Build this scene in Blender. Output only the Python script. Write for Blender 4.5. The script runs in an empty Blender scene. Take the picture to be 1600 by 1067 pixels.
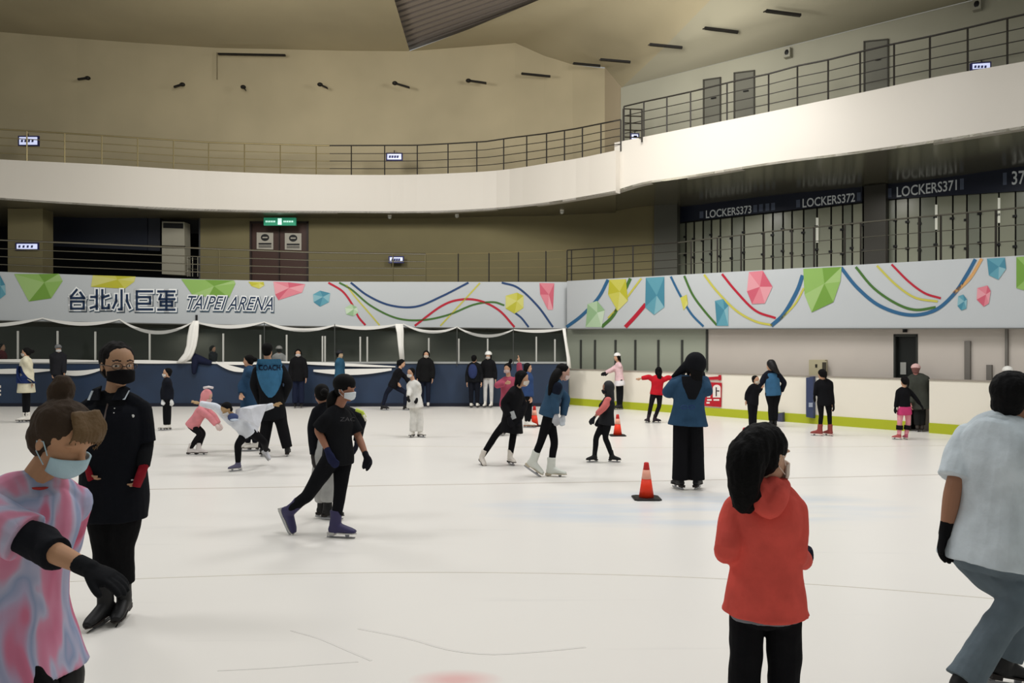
import bpy, bmesh, math, random
import numpy as np
from mathutils import Vector as V, Matrix, noise

random.seed(7)
SC = bpy.context.scene
COL = SC.collection
# ---------------------------------------------------------------- camera, world, light
F, EYE, HOR = 1250.0, 1.75, 545.0          # focal length in photo pixels, eye height, horizon row
cd = bpy.data.cameras.new('camera'); cam = bpy.data.objects.new('camera', cd); COL.objects.link(cam)
cd.sensor_width = 36; cd.lens = F / 1600 * 36; cd.shift_y = (HOR - 533.5) / 1600
cd.clip_start = .05; cd.clip_end = 200
cam.location = (0, 0, EYE); cam.rotation_euler = (math.pi / 2, 0, 0)
SC.camera = cam
w = bpy.data.worlds.new('world'); SC.world = w; w.use_nodes = True
w.node_tree.nodes['Background'].inputs[0].default_value = (.80, .82, .78, 1)
w.node_tree.nodes['Background'].inputs[1].default_value = .38
vs = SC.view_settings
vs.view_transform = 'Standard'; vs.look = 'None'; vs.exposure = 0.0; vs.gamma = 1; vs.use_curve_mapping = False


def lamp(name, loc, size, energy, color=(1, .97, .92), rot=(0, 0, 0), sy=None, spread=180):
    ld = bpy.data.lights.new(name, 'AREA'); ld.shape = 'RECTANGLE'; ld.size = size; ld.size_y = sy or size
    ld.energy = energy; ld.color = color; ld.spread = math.radians(spread)
    o = bpy.data.objects.new(name, ld); COL.objects.link(o); o.location = loc; o.rotation_euler = rot
    return o


# high-bay lamps over the ice (all above the picture)
for lx, ly in ((-9, 6), (0, 6), (9, 6), (-9, 15), (0, 15), (4.5, 12.5)):
    lamp('rink_lamp', (lx, ly, 10.5), 2.2, 262 if ly < 10 else 345, (1, .99, .985))
for lx, ly in ((-7, 18.5), (3, 18)):
    lamp('wall_fill', (lx, ly, 9.0), 2.0, 390, rot=(math.radians(62), 0, 0))  # added fill lights aimed at the upper walls to brighten them
lamp('wall_fill', (2.0, 13.5, 8.8), 2.0, 60, rot=(math.radians(62), 0, math.radians(-50)))  # same kind of added fill, turned towards the right

for lx, ly in ((6.6, 24.2), (9.6, 21.6), (12.2, 19.4)):
    lamp('corridor_lamp', (lx, ly, 6.2), .8, 30, sy=.3)

for lx in (-10.5, -3.5):
    lamp('bench_fill', (lx, 26.1, 2.3), 1.2, 8, sy=.3)  # added fill, lifts the dark space behind the left boards


# ---------------------------------------------------------------- materials
def lin(c):
    c = c / 255
    return c / 12.92 if c <= .04045 else ((c + .055) / 1.055) ** 2.4


def rgb(c):
    return (lin(c[0]), lin(c[1]), lin(c[2]), 1)


MC = {}


def mat(name, c, rough=.8, metal=0., bump=0., bscale=40., emit=0., spec=.3, vary=0., vscale=3., alpha=1.):
    key = (name, tuple(c), rough, metal, bump, emit)
    if key in MC: return MC[key]
    m = bpy.data.materials.new(name); m.use_nodes = True
    nt = m.node_tree; b = nt.nodes['Principled BSDF']
    b.inputs['Base Color'].default_value = rgb(c); b.inputs['Roughness'].default_value = rough
    b.inputs['Metallic'].default_value = metal; b.inputs['Specular IOR Level'].default_value = spec
    if emit:
        b.inputs['Emission Color'].default_value = rgb(c); b.inputs['Emission Strength'].default_value = emit
    if alpha < 1: b.inputs['Alpha'].default_value = alpha
    tc = nt.nodes.new('ShaderNodeTexCoord')
    if bump:
        n = nt.nodes.new('ShaderNodeTexNoise'); n.inputs['Scale'].default_value = bscale; n.inputs['Detail'].default_value = 4
        u = nt.nodes.new('ShaderNodeBump'); u.inputs['Strength'].default_value = bump; u.inputs['Distance'].default_value = .02
        nt.links.new(tc.outputs['Object'], n.inputs['Vector']); nt.links.new(n.outputs['Fac'], u.inputs['Height'])
        nt.links.new(u.outputs['Normal'], b.inputs['Normal'])
    if vary:
        n = nt.nodes.new('ShaderNodeTexNoise'); n.inputs['Scale'].default_value = vscale; n.inputs['Detail'].default_value = 3
        r = nt.nodes.new('ShaderNodeValToRGB')
        k = 1 - vary
        r.color_ramp.elements[0].position = .35; r.color_ramp.elements[1].position = .7
        r.color_ramp.elements[0].color = rgb([x * k for x in c]); r.color_ramp.elements[1].color = rgb([min(255, x * (1 + vary * .5)) for x in c])
        nt.links.new(tc.outputs['Object'], n.inputs['Vector']); nt.links.new(n.outputs['Fac'], r.inputs['Fac'])
        nt.links.new(r.outputs['Color'], b.inputs['Base Color'])
    MC[key] = m
    return m


def cloth(c, near=False):
    return mat('fabric', c, .9, bump=.25 if near else 0., bscale=22., spec=.12, vary=.06, vscale=9.)


# ---------------------------------------------------------------- mesh builder
class MB:
    def __init__(s):
        s.v = []; s.f = []; s.m = []; s.mats = []

    def mi(s, m):
        if m is None: return 0
        if m not in s.mats: s.mats.append(m)
        return s.mats.index(m)

    def face(s, pts, m=None):
        i = len(s.v); s.v += [tuple(p) for p in pts]; s.f.append(tuple(range(i, i + len(pts)))); s.m.append(s.mi(m))

    def rings(s, rings, m=None, cap=True, close=True):
        n = len(rings[0]); i0 = len(s.v); k = s.mi(m)
        for r in rings: s.v += [tuple(p) for p in r]
        for a in range(len(rings) - 1):
            for j in range(n if close else n - 1):
                j2 = (j + 1) % n
                s.f.append((i0 + a * n + j, i0 + a * n + j2, i0 + (a + 1) * n + j2, i0 + (a + 1) * n + j)); s.m.append(k)
        if cap:
            s.f.append(tuple(i0 + j for j in range(n))[::-1]); s.m.append(k)
            e = i0 + (len(rings) - 1) * n
            s.f.append(tuple(e + j for j in range(n))); s.m.append(k)

    def prism(s, poly, d, m=None):
        """polygon given by its points, pushed along d"""
        d = V(d)
        s.rings([[V(p) for p in poly], [V(p) + d for p in poly]], m)

    def obox(s, c, ax, m=None):
        """box with centre and three half-axis vectors"""
        c = V(c); x, y, z = [V(a) for a in ax]
        r0 = [c - x - y - z, c + x - y - z, c + x + y - z, c - x + y - z]
        s.rings([r0, [p + 2 * z for p in r0]], m)

    def box(s, c, sx, sy, sz, m=None, yaw=0):
        a = math.radians(yaw); cx, sn = math.cos(a), math.sin(a)
        s.obox(c, ((cx * sx / 2, sn * sx / 2, 0), (-sn * sy / 2, cx * sy / 2, 0), (0, 0, sz / 2)), m)

    def tube(s, pts, r, m=None, n=8):
        pts = [V(p) for p in pts]; rr = r if isinstance(r, (list, tuple)) else [r] * len(pts)
        up = None; rings = []
        for i, p in enumerate(pts):
            t = (pts[min(i + 1, len(pts) - 1)] - pts[max(i - 1, 0)]).normalized()
            if up is None: up = t.orthogonal().normalized()
            up = (up - t * up.dot(t))
            up = up.normalized() if up.length > 1e-5 else t.orthogonal().normalized()
            b = t.cross(up)
            rings.append([p + (up * math.cos(q) + b * math.sin(q)) * rr[i] for q in [2 * math.pi * j / n for j in range(n)]])
        s.rings(rings, m)

    def ell(s, c, ax, m=None, nu=20, nv=12):
        c = V(c); x, y, z = [V(a) for a in ax]; rings = []
        for i in range(1, nv):
            ph = -math.pi / 2 + math.pi * i / nv
            rings.append([c + z * math.sin(ph) + (x * math.cos(t) + y * math.sin(t)) * math.cos(ph) for t in [2 * math.pi * j / nu for j in range(nu)]])
        s.rings(rings, m)

    def mesh(s, name, mats=None):
        me = bpy.data.meshes.new(name); me.from_pydata(s.v, [], s.f); me.update()
        for m in (mats or s.mats): me.materials.append(m)
        if not mats and s.mats: me.polygons.foreach_set('material_index', s.m)
        bm = bmesh.new(); bm.from_mesh(me); bmesh.ops.remove_doubles(bm, verts=bm.verts, dist=1e-6)
        bmesh.ops.recalc_face_normals(bm, faces=bm.faces); bm.to_mesh(me); bm.free()
        return me

    def obj(s, name, parent=None, smooth=False, mats=None, origin=None):
        me = s.mesh(name, mats)
        o = bpy.data.objects.new(name, me); COL.objects.link(o)
        if origin is not None:
            me.transform(Matrix.Translation(-V(origin))); o.location = origin
        if smooth: me.polygons.foreach_set('use_smooth', [True] * len(me.polygons))
        if parent is not None:
            o.parent = parent
            if parent.location.length > 0: o.matrix_parent_inverse = Matrix.Translation(-parent.location)
        return o


def tag(o, label=None, cat=None, group=None, kind=None):
    if label: o['label'] = label
    if cat: o['category'] = cat
    if group: o['group'] = group
    if kind: o['kind'] = kind
    return o


def thing(name, label, cat, loc, group=None):
    o = bpy.data.objects.new(name, None); COL.objects.link(o); o.location = loc; o.empty_display_size = .1
    return tag(o, label, cat, group)


def struct(o):
    o['kind'] = 'structure'; return o


# ---------------------------------------------------------------- photo pixel -> place
def W(px, py, Y):
    return V(((px - 800) / F * Y, Y, EYE + (HOR - py) / F * Y))


class Plane:
    """vertical wall plane through two plan points"""
    def __init__(s, A, B):
        s.A = V((A[0], A[1])); s.B = V((B[0], B[1])); d = (s.B - s.A).normalized()
        s.n = V((d.y, -d.x))
        if s.n.dot(-s.A) < 0: s.n = -s.n          # towards the camera
        s.d = d; s.n3 = V((s.n.x, s.n.y, 0)); s.d3 = V((d.x, d.y, 0))

    def pt(s, px, py, off=0):
        a = s.A + s.n * off
        r = V(((px - 800) / F, 1)); Y = a.dot(s.n) / r.dot(s.n)
        return W(px, py, Y)


RB = Plane((1.8, 25.1), (9.8, 15.3))        # right boards, ice-side face
J = RB.pt(886, 500, -.45)
LB = Plane((-20, 24.3), (5, 24.3))          # left blue boards
LW = Plane(tuple(W(0, 0, 24.9).xy), (J.x, J.y))


def lerp(x, xs, ys):
    return float(np.interp(x, xs, ys))


def smooth_curve(xs, ys, n):
    """Catmull-Rom resample of y over x"""
    X = np.array(xs, float); Yv = np.array(ys, float)
    m = np.gradient(Yv, X); q = np.linspace(X[0], X[-1], n); out = []
    for x in q:
        i = min(max(int(np.searchsorted(X, x) - 1), 0), len(X) - 2); h = X[i + 1] - X[i]; t = (x - X[i]) / h
        out.append((2 * t**3 - 3 * t * t + 1) * Yv[i] + (t**3 - 2 * t * t + t) * h * m[i] + (-2 * t**3 + 3 * t * t) * Yv[i + 1] + (t**3 - t * t) * h * m[i + 1])
    return q, out


# ---------------------------------------------------------------- setting materials
M_ice = bpy.data.materials.new('ice'); M_ice.use_nodes = True
nt = M_ice.node_tree; B = nt.nodes['Principled BSDF']
B.inputs['Roughness'].default_value = .3; B.inputs['Specular IOR Level'].default_value = .18
tc = nt.nodes.new('ShaderNodeTexCoord')


def node(t, **k):
    n = nt.nodes.new(t)
    for a, b in k.items(): setattr(n, a, b)
    return n


def mixc(fac, c1, c2):
    x = node('ShaderNodeMix', data_type='RGBA')
    for s_, v_ in ((0, fac), (6, c1), (7, c2)):
        if hasattr(v_, 'links'): nt.links.new(v_, x.inputs[s_])
        else: x.inputs[s_].default_value = v_
    return x.outputs[2]


def blob(cx, cy, rx, ry, edge=.3, rot=0.):
    """0..1 mask of a tinted patch frozen into the ice"""
    mp = node('ShaderNodeMapping'); mp.vector_type = 'TEXTURE'
    mp.inputs['Location'].default_value = (cx, cy, 0); mp.inputs['Scale'].default_value = (rx, ry, 1); mp.inputs['Rotation'].default_value = (0, 0, rot)
    nt.links.new(tc.outputs['Object'], mp.inputs['Vector'])
    ln = node('ShaderNodeVectorMath', operation='LENGTH'); nt.links.new(mp.outputs[0], ln.inputs[0])
    mr = node('ShaderNodeMapRange'); mr.inputs[1].default_value = 1.0; mr.inputs[2].default_value = 1 - edge; mr.inputs[3].default_value = 0; mr.inputs[4].default_value = 1
    nt.links.new(ln.outputs['Value'], mr.inputs[0]); return mr.outputs[0]


n1 = node('ShaderNodeTexNoise'); n1.inputs['Scale'].default_value = .35; n1.inputs['Detail'].default_value = 5
nt.links.new(tc.outputs['Object'], n1.inputs['Vector'])
c = mixc(n1.outputs['Fac'], rgb((229, 225, 219)), rgb((240, 236, 229)))


def mulf(a, b):
    x = node('ShaderNodeMath', operation='MULTIPLY'); nt.links.new(a, x.inputs[0])
    if hasattr(b, 'links'): nt.links.new(b, x.inputs[1])
    else: x.inputs[1].default_value = b
    return x.outputs[0]


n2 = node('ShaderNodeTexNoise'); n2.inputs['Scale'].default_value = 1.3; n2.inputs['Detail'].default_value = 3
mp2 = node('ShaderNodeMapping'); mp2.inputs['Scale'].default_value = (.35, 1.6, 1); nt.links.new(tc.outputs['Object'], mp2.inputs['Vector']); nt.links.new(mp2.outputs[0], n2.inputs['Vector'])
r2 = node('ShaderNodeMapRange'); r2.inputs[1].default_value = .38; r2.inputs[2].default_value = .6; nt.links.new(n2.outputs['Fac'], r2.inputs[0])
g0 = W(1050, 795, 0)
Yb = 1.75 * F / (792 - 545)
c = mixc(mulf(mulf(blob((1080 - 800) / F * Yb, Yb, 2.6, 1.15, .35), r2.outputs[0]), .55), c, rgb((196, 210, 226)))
Yr = 1.75 * F / (1062 - 545)
c = mixc(mulf(blob((712 - 800) / F * Yr, Yr, .26, .14, .8), .5), c, rgb((226, 130, 130)))
# fine skate scratches
n3 = node('ShaderNodeTexNoise'); n3.inputs['Scale'].default_value = 2.2; n3.inputs['Detail'].default_value = 8
mp3 = node('ShaderNodeMapping'); mp3.inputs['Rotation'].default_value = (0, 0, .5); mp3.inputs['Scale'].default_value = (.25, 3., 1); nt.links.new(tc.outputs['Object'], mp3.inputs['Vector']); nt.links.new(mp3.outputs[0], n3.inputs['Vector'])
r3 = node('ShaderNodeMapRange'); r3.inputs[1].default_value = .62; r3.inputs[2].default_value = .72; nt.links.new(n3.outputs['Fac'], r3.inputs[0])
c = mixc(mulf(r3.outputs[0], .12), c, rgb((185, 182, 180)))
nt.links.new(c, B.inputs['Base Color'])

M_band = mat('white_fascia', (203, 197, 187), .42, spec=.35)
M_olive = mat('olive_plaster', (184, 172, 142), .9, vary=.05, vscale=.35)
M_ceil = mat('ceiling_plaster', (168, 157, 128), .9, vary=.05, vscale=.25)
M_dimceil = mat('dim_ceiling', (160, 155, 134), .9)  # greyer ceiling tone, paints in the weaker light on the right part
M_uppr = mat('upper_wall', (164, 162, 145), .9, vary=.04, vscale=.4)
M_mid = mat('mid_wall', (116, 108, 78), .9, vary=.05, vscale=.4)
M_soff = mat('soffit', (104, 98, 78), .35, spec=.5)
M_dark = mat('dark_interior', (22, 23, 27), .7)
M_darkgrey = mat('dark_wall', (104, 107, 96), .6)
M_blue = mat('blue_board', (38, 54, 78), .45, vary=.12, vscale=.8, spec=.4)
M_white = mat('white_board', (232, 226, 212), .5)
M_yel = mat('kick_strip', (172, 180, 40), .5)
M_steel = mat('steel', (150, 146, 132), .25, metal=1.)
M_railb = mat('dark_rail', (38, 34, 28), .5)
M_bann = mat('banner_vinyl', (180, 184, 186), .5)
M_pink = mat('pale_wall', (190, 182, 173), .75, vary=.03, vscale=.5)
M_net = mat('white_net_hem', (228, 226, 220), .8)
M_black = mat('black_plastic', (14, 14, 15), .5)

# ---------------------------------------------------------------- ice and boards
b = MB(); b.face([(-40, -6, 0), (40, -6, 0), (40, 34, 0), (-40, 34, 0)], M_ice); struct(b.obj('floor'))


def ice_line(name, pts, w_, m):
    P_ = [V(((x - 800) / F * (1.75 * F / (y - 545)), 1.75 * F / (y - 545), 0)) for x, y in pts]
    b = MB()
    q = []
    for i in range(len(P_)):
        t = (P_[min(i + 1, len(P_) - 1)] - P_[max(0, i - 1)]).normalized(); s_ = V((-t.y, t.x, 0)) * w_ / 2
        q.append((P_[i] + s_, P_[i] - s_))
    for i in range(len(q) - 1):
        b.prism([q[i][0], q[i + 1][0], q[i + 1][1], q[i][1]], (0, 0, .0015), m)
    o = b.obj(name); struct(o)


ML = mat('ice_seam', (196, 186, 176), .5); ML2 = mat('ice_seam_pale', (212, 205, 192), .5); ML3 = mat('ice_scrape', (222, 218, 212), .6)
_x, _y = smooth_curve([-200, 200, 700, 1100, 1500, 1800], [772, 765, 757, 750, 741, 735], 30)
ice_line('trim_1', list(zip(_x, _y)), .035, ML)
_x, _y = smooth_curve([-100, 250, 480, 800, 1100, 1300, 1700], [918, 903, 896, 895, 903, 915, 948], 40)
ice_line('trim_2', list(zip(_x, _y)), .012, ML2)
_x, _y = smooth_curve([230, 600, 900, 1200, 1500, 1800], [694, 697, 699, 699, 696, 692], 20)
ice_line('trim_3', list(zip(_x, _y)), .035, ML2)
_x, _y = smooth_curve([560, 640, 700, 760, 830, 915], [982, 998, 1015, 1022, 1019, 1011], 16)
ice_line('trim_4', list(zip(_x, _y)), .022, ML3)
_x, _y = smooth_curve([455, 500, 540, 580], [985, 998, 1015, 1032], 10)
ice_line('trim_5', list(zip(_x, _y)), .018, ML3)
_x, _y = smooth_curve([340, 420, 500, 560], [1048, 1044, 1038, 1034], 10)
ice_line('trim_6', list(zip(_x, _y)), .010, ML3)

# left blue padded boards
b = MB()
def seg_box(b, p, q, z0, z1, th, n3, m):
    """wall piece from plan p to q, thickness th behind the face"""
    b.prism([(p.x, p.y, z0), (q.x, q.y, z0), (q.x, q.y, z1), (p.x, p.y, z1)], -n3 * th, m)
xl = -26.
seg_box(b, V((xl, 24.3, 0)), V((1.72, 24.3, 0)), .1, 1.30, .14, LB.n3, M_blue)
seg_box(b, V((xl, 24.28, 0)), V((1.74, 24.28, 0)), 0, .1, .16, LB.n3, mat('navy_kick', (22, 26, 40), .6))
o = struct(b.obj('wall_boards_left'))
b = MB(); seg_box(b, V((xl, 24.27, 0)), V((1.72, 24.27, 0)), 1.30, 1.36, .2, LB.n3, mat('grey_cap', (150, 152, 150), .5))
struct(b.obj('trim_7'))
# white advert corner on the blue board at the frame's left edge
b = MB()
for y0, y1 in ((602, 606), (609, 612), (615, 618)): b.prism([LB.pt(-30, y0, .004), LB.pt(1.5, y0, .004), LB.pt(1.5, y1, .004), LB.pt(-30, y1, .004)], LB.n3 * .004, M_white)
tag(b.obj('board_lettering'), 'white lettering on the blue boards at the edge of the frame', 'lettering')

# right white boards with an opening for the gate
def board_z(X):
    return 1.10
b = MB(); ys = MB(); cp = MB()
P0 = V((1.8, 25.1, 0)); d3 = RB.d3; L_ = (V((9.8, 15.3, 0)) - P0).length
def rb(t): return P0 + d3 * t
tg0 = (RB.pt(1419, 600) - P0).dot(d3); tg1 = (RB.pt(1452, 600) - P0).dot(d3)
for t0, t1 in ((0, tg0), (tg1, L_ + 9)):
    seg_box(b, rb(t0), rb(t1), .12, 1.10, .14, RB.n3, M_white)
    p, q = rb(t0) + RB.n3 * .02, rb(t1) + RB.n3 * .02
    seg_box(ys, p, q, 0, .21, .1, RB.n3, M_yel)
    seg_box(cp, p, q, 1.10, 1.125, .18, RB.n3, mat('board_cap', (150, 142, 132), .5))
struct(b.obj('wall_boards_right')); struct(ys.obj('trim_8')); struct(cp.obj('trim_9'))

# wall behind the right boards
b = MB()
RW = Plane(tuple(RB.pt(886, 500, -.45).xy), tuple(RB.pt(1600, 500, -.45).xy))
ext = J + RW.d3 * 0
def rw(px, z, off=0):
    p = RW.pt(px, 500, off); return V((p.x, p.y, z))
pd0, pd1 = 1396, 1434
M_gl = mat('grey_glass_panel', (148, 153, 138), .22, spec=.5)
def zt(px): return RW.pt(px, lerp(px, [880, 1600], [514, 513])).z
for a_, c_, m_ in ((886, 1106, M_gl), (1106, pd0, M_pink), (pd1, 1900, M_pink)):
    p, q = rw(a_, 0), rw(c_, 0)
    b.prism([p, q, V((q.x, q.y, zt(c_))), V((p.x, p.y, zt(a_)))], -RW.n3 * .12, m_)
p, q = rw(pd0, RW.pt(pd0, 522).z), rw(pd1, RW.pt(pd1, 522).z)
b.prism([p, q, V((q.x, q.y, zt(pd1))), V((p.x, p.y, zt(pd0)))], -RW.n3 * .12, M_pink)
struct(b.obj('wall_right'))
# mullions of the glazed stretch and joints of the panels
for x in (908, 930, 962, 993, 1029, 1066, 1105):
    b = MB(); p0, p1 = RW.pt(x, 578, .01), RW.pt(x, 531 if x < 1100 else 514, .01)
    b.obox((p0 + p1) / 2, (RW.d3 * .028, RW.n3 * .03, V((0, 0, (p1.z - p0.z) / 2))), mat('mullion', (58, 60, 56), .5))
    tag(b.obj('glazing_post'), 'slim dark glazing post above the white boards', 'post', 'glazing posts above the white boards')
for x, y0, y1, wd in ((1512, 533, 600, .055), (1573, 514, 600, .025), (1546, 570, 600, .05)):
    b = MB(); p0, p1 = RW.pt(x, y1, .03), RW.pt(x, y0, .03)
    b.obox((p0 + p1) / 2, (RW.d3 * wd, RW.n3 * .03, V((0, 0, (p1.z - p0.z) / 2))), mat('joint_post', (110, 106, 100), .5))
    tag(b.obj('panel_post'), {1512: 'wide grey post on the pale wall right of the dark door', 1573: 'thin grey post reaching up to the banner', 1546: 'short grey stub post just above the white boards'}[x], 'post')
# dark doorway with notice
b = MB(); dd = []
p, q = RW.pt(pd0, 522, -.10), RW.pt(pd1, 522, -.10)
b.prism([V((p.x, p.y, 0)), V((q.x, q.y, 0)), q, p], -RW.n3 * .05, mat('door_dark', (24, 27, 25), .4))
dr = b.obj('door_1'); struct(dr)
b = MB()
for x0, x1 in ((pd0, pd0 + 3), (pd1 - 3, pd1)):
    p, q = RW.pt(x0, 522, .01), RW.pt(x1, 522, .01); b.prism([V((p.x, p.y, 0)), V((q.x, q.y, 0)), q, p], -RW.n3 * .1, mat('frame_dark', (44, 46, 42), .5))
b.prism([RW.pt(pd0, 522, .01), RW.pt(pd1, 522, .01), RW.pt(pd1, 526, .01), RW.pt(pd0, 526, .01)], -RW.n3 * .1, mat('frame_dark', (44, 46, 42), .5))
b.obj('door_frame', dr)
b = MB(); b.prism([RW.pt(1407, 566, -.09), RW.pt(1416, 566, -.09), RW.pt(1416, 585, -.09), RW.pt(1407, 585, -.09)], RW.n3 * .01, mat('paper', (150, 150, 144), .8)); b.obj('notice', dr)
b = MB(); b.box(RW.pt(1414, 516, .05), .07, .07, .09, M_black)
tag(b.obj('wall_bracket'), 'small dark fitting on the wall above the dark doorway', 'fitting')
# electric box
b = MB(); eb = thing('electric_box', 'beige electric cabinet on the pale wall behind the white boards', 'cabinet', RW.pt(1280, 590))
b.prism([RW.pt(1268, 562), RW.pt(1293, 562), RW.pt(1293, 600), RW.pt(1268, 600)], RW.n3 * .12, mat('beige_metal', (170, 162, 134), .6)); b.obj('body', eb)
b = MB(); b.prism([RW.pt(1269, 564, .12), RW.pt(1292, 564, .12), RW.pt(1292, 599, .12), RW.pt(1269, 599, .12)], RW.n3 * .015, mat('beige_metal', (170, 162, 134), .6)); dd = b.obj('door', eb)
for x0, x1, y0, y1, c_ in ((1274, 1277, 569, 574, (40, 38, 30)), (1285, 1291, 566, 579, (60, 56, 46))):
    b = MB(); b.prism([RW.pt(x0, y0, .135), RW.pt(x1, y0, .135), RW.pt(x1, y1, .135), RW.pt(x0, y1, .135)], RW.n3 * .01, mat('label', c_)); b.obj('handle' if x0 < 1280 else 'vent', dd)
# pads by the boards
def pad(x0, x1, y0, y1, c_, lab, cat, patch=None, name='board_pad'):
    b = MB(); b.prism([RB.pt(x0, y0, .03), RB.pt(x1, y0 - 2, .03), RB.pt(x1, y1 + 2, .03), RB.pt(x0, y1, .03)], RB.n3 * .1, mat('pad', c_, .6)); o = tag(b.obj(name), lab, cat)
    if patch:
        x0, x1, y0, y1 = patch; b = MB(); b.prism([RB.pt(x0, y0, .13), RB.pt(x1, y0, .13), RB.pt(x1, y1, .13), RB.pt(x0, y1, .13)], RB.n3 * .01, mat('patch', (150, 158, 175))); b.obj('label_patch', o)
pad(1263, 1274, 590, 651, (56, 66, 96), 'tall navy pad leaning on the white boards', 'pad', (1264, 1270, 629, 636))
pad(1216, 1226, 646, 659, (70, 72, 92), 'small grey-blue box at the foot of the white boards', 'box', name='floor_box')
# red poster on the boards
po = thing('red_poster', 'red and white poster on the white boards behind the blue-jacketed coach', 'poster', RB.pt(1113, 630, .0))
MR = mat('poster_red', (178, 24, 40), .5); MW = mat('poster_white', (228, 222, 216), .6)
b = MB(); b.prism([RB.pt(1088, 596, .02), RB.pt(1128, 598, .02), RB.pt(1127, 636, .02), RB.pt(1088, 633, .02)], RB.n3 * .015, MR); b.obj('panel', po)
b = MB(); b.prism([RB.pt(1096, 590, .02), RB.pt(1123, 588, .02), RB.pt(1123, 593, .02), RB.pt(1096, 594, .02)], RB.n3 * .015, MR)
b.prism([RB.pt(1123, 586, .02), RB.pt(1127, 586, .02), RB.pt(1127, 594, .02), RB.pt(1123, 594, .02)], RB.n3 * .015, MR); b.obj('top_strip', po)
b = MB()
arch = [(1114, 621), (1114, 607)] + [(1120 - 6 * math.cos(t), 606 - 5 * math.sin(t)) for t in [i * math.pi / 8 for i in range(9)]] + [(1126, 607), (1126, 621)]
b.prism([RB.pt(x, y, .035) for x, y in arch], RB.n3 * .006, MW)
for x0, x1, y0, y1 in ((1105, 1110, 606, 621), (1105, 1110, 600, 603), (1105, 1112, 623.5, 626), (1115, 1124, 623.5, 626), (1104, 1109, 628, 630.5)):
    b.prism([RB.pt(x0, y0, .035), RB.pt(x1, y0, .035), RB.pt(x1, y1, .035), RB.pt(x0, y1, .035)], RB.n3 * .006, MW)
b.obj('print', po)
b = MB()
for x0, x1, y0, y1 in ((1118.3, 1120, 605, 619), (1120, 1124, 610, 611.5)):
    b.prism([RB.pt(x0, y0, .043), RB.pt(x1, y0, .043), RB.pt(x1, y1, .043), RB.pt(x0, y1, .043)], RB.n3 * .004, mat('ink', (50, 30, 40)))
b.obj('ink_mark', po)

# ---------------------------------------------------------------- space behind the left boards
b = MB(); zc = 2.75
b.prism([(-26, 26.6, 0), (3.6, 26.6, 0), (3.6, 26.6, 3.2), (-26, 26.6, 3.2)], (0, .1, 0), M_darkgrey); struct(b.obj('wall_back_lower'))
for x, y0, y1, c_ in ((28, 517, 564, 0), (90, 517, 560, 0), (149, 518, 564, 0), (234, 521, 564, 0), (349, 521, 566, 0), (407, 523, 566, 0), (448, 523, 566, 0), (504, 525, 568, 0), (508, 525, 568, 0), (563, 526, 568, 0), (574, 526, 568, 0), (670, 528, 572, 0), (717, 529, 572, 0), (762, 529, 572, 0), (838, 526, 572, 0), (867, 530, 572, 0)):
    p0, p1 = LB.pt(x, y1 + 2, -.06), LB.pt(x, y0, -.06); b = MB()
    b.obox((p0 + p1) / 2, ((.022, 0, 0), (0, .022, 0), (0, 0, (p1.z - p0.z) / 2)), mat('post_white', (176, 176, 170), .5))
    tag(b.obj('glass_post'), 'short pale metal post rising from the blue boards', 'post', 'pale posts standing on the blue boards')
# glass screens between the posts
M_pane = mat('screen_glass', (40, 46, 42), .08, spec=.5, alpha=.25)
gp = MB(); gp.prism([LB.pt(-60, 566, -.08), LB.pt(884, 572, -.08), LB.pt(884, 521, -.08), LB.pt(-60, 509, -.08)], (0, .012, 0), M_pane)
struct(gp.obj('window_1'))

# safety net hem: sagging white band hung on the banner's foot, in spans
def ribbon(name, spans, wpx, lab, cat, plane, off=.02, m=M_net):
    b = MB()
    for (x0, y0), (x1, y1), sag in spans:
        pts = [(x0 + (x1 - x0) * t, y0 + (y1 - y0) * t + sag * 4 * t * (1 - t)) for t in [i / 14 for i in range(15)]]
        T = [plane.pt(x, y, off) for x, y in pts]; hgt = [wpx * (.45 + .9 * math.sin(math.pi * i / 14)) / 2 for i in range(15)]
        rings = []
        for (x, y), h_ in zip(pts, hgt):
            a, c_ = plane.pt(x, y - h_, off), plane.pt(x, y + h_, off); n_ = plane.n3 * .02
            rings.append([a, c_, c_ + n_, a + n_])
        b.rings(rings, m)
    return tag(b.obj(name), lab, cat)
ribbon('net_hem', [((-60, 508), (67, 497), 5), ((67, 497), (187, 499), 8), ((187, 499), (300, 504), 18), ((309, 504), (413, 503), 7), ((413, 503), (523, 508), 10), ((523, 508), (620, 507), 5)], 4.2, 'white sagging hem of the safety net below the banner lettering', 'net', LW)
ribbon('net_hem', [((630, 506), (714, 511), 10), ((714, 511), (802, 515), 12), ((802, 515), (880, 514), 3)], 3.6, 'white sagging net hem left of the white boards corner', 'net', LW)
ribbon('white_rail', [((-40, 563), (160, 564), .2), ((160, 564), (300, 566), .2)], 4, 'straight white rail along the left stretch of blue boards', 'rail', LB, .03)
ribbon('white_rail', [((330, 567), (410, 568), .2)], 3.5, 'short white rail behind the leaning dark coat', 'rail', LB, .03)
ribbon('white_rail', [((430, 565), (618, 573), .2)], 3.5, 'white rail on the boards behind the coach with lettering', 'rail', LB, .03)
ribbon('white_band', [((-40, 580), (80, 578), 1), ((80, 578), (160, 576), 6)], 6, 'white band slung on the blue boards behind the white-coated skater', 'band', LB, .06)
ribbon('white_band', [((338, 566), (388, 579), 3)], 6, 'white band drooping down to the blue-jacketed skater', 'band', LB, .06)
ribbon('white_band', [((490, 579), (612, 577), 3)], 7, 'white band sagging across the boards behind the capped person', 'band', LB, .06)
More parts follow.
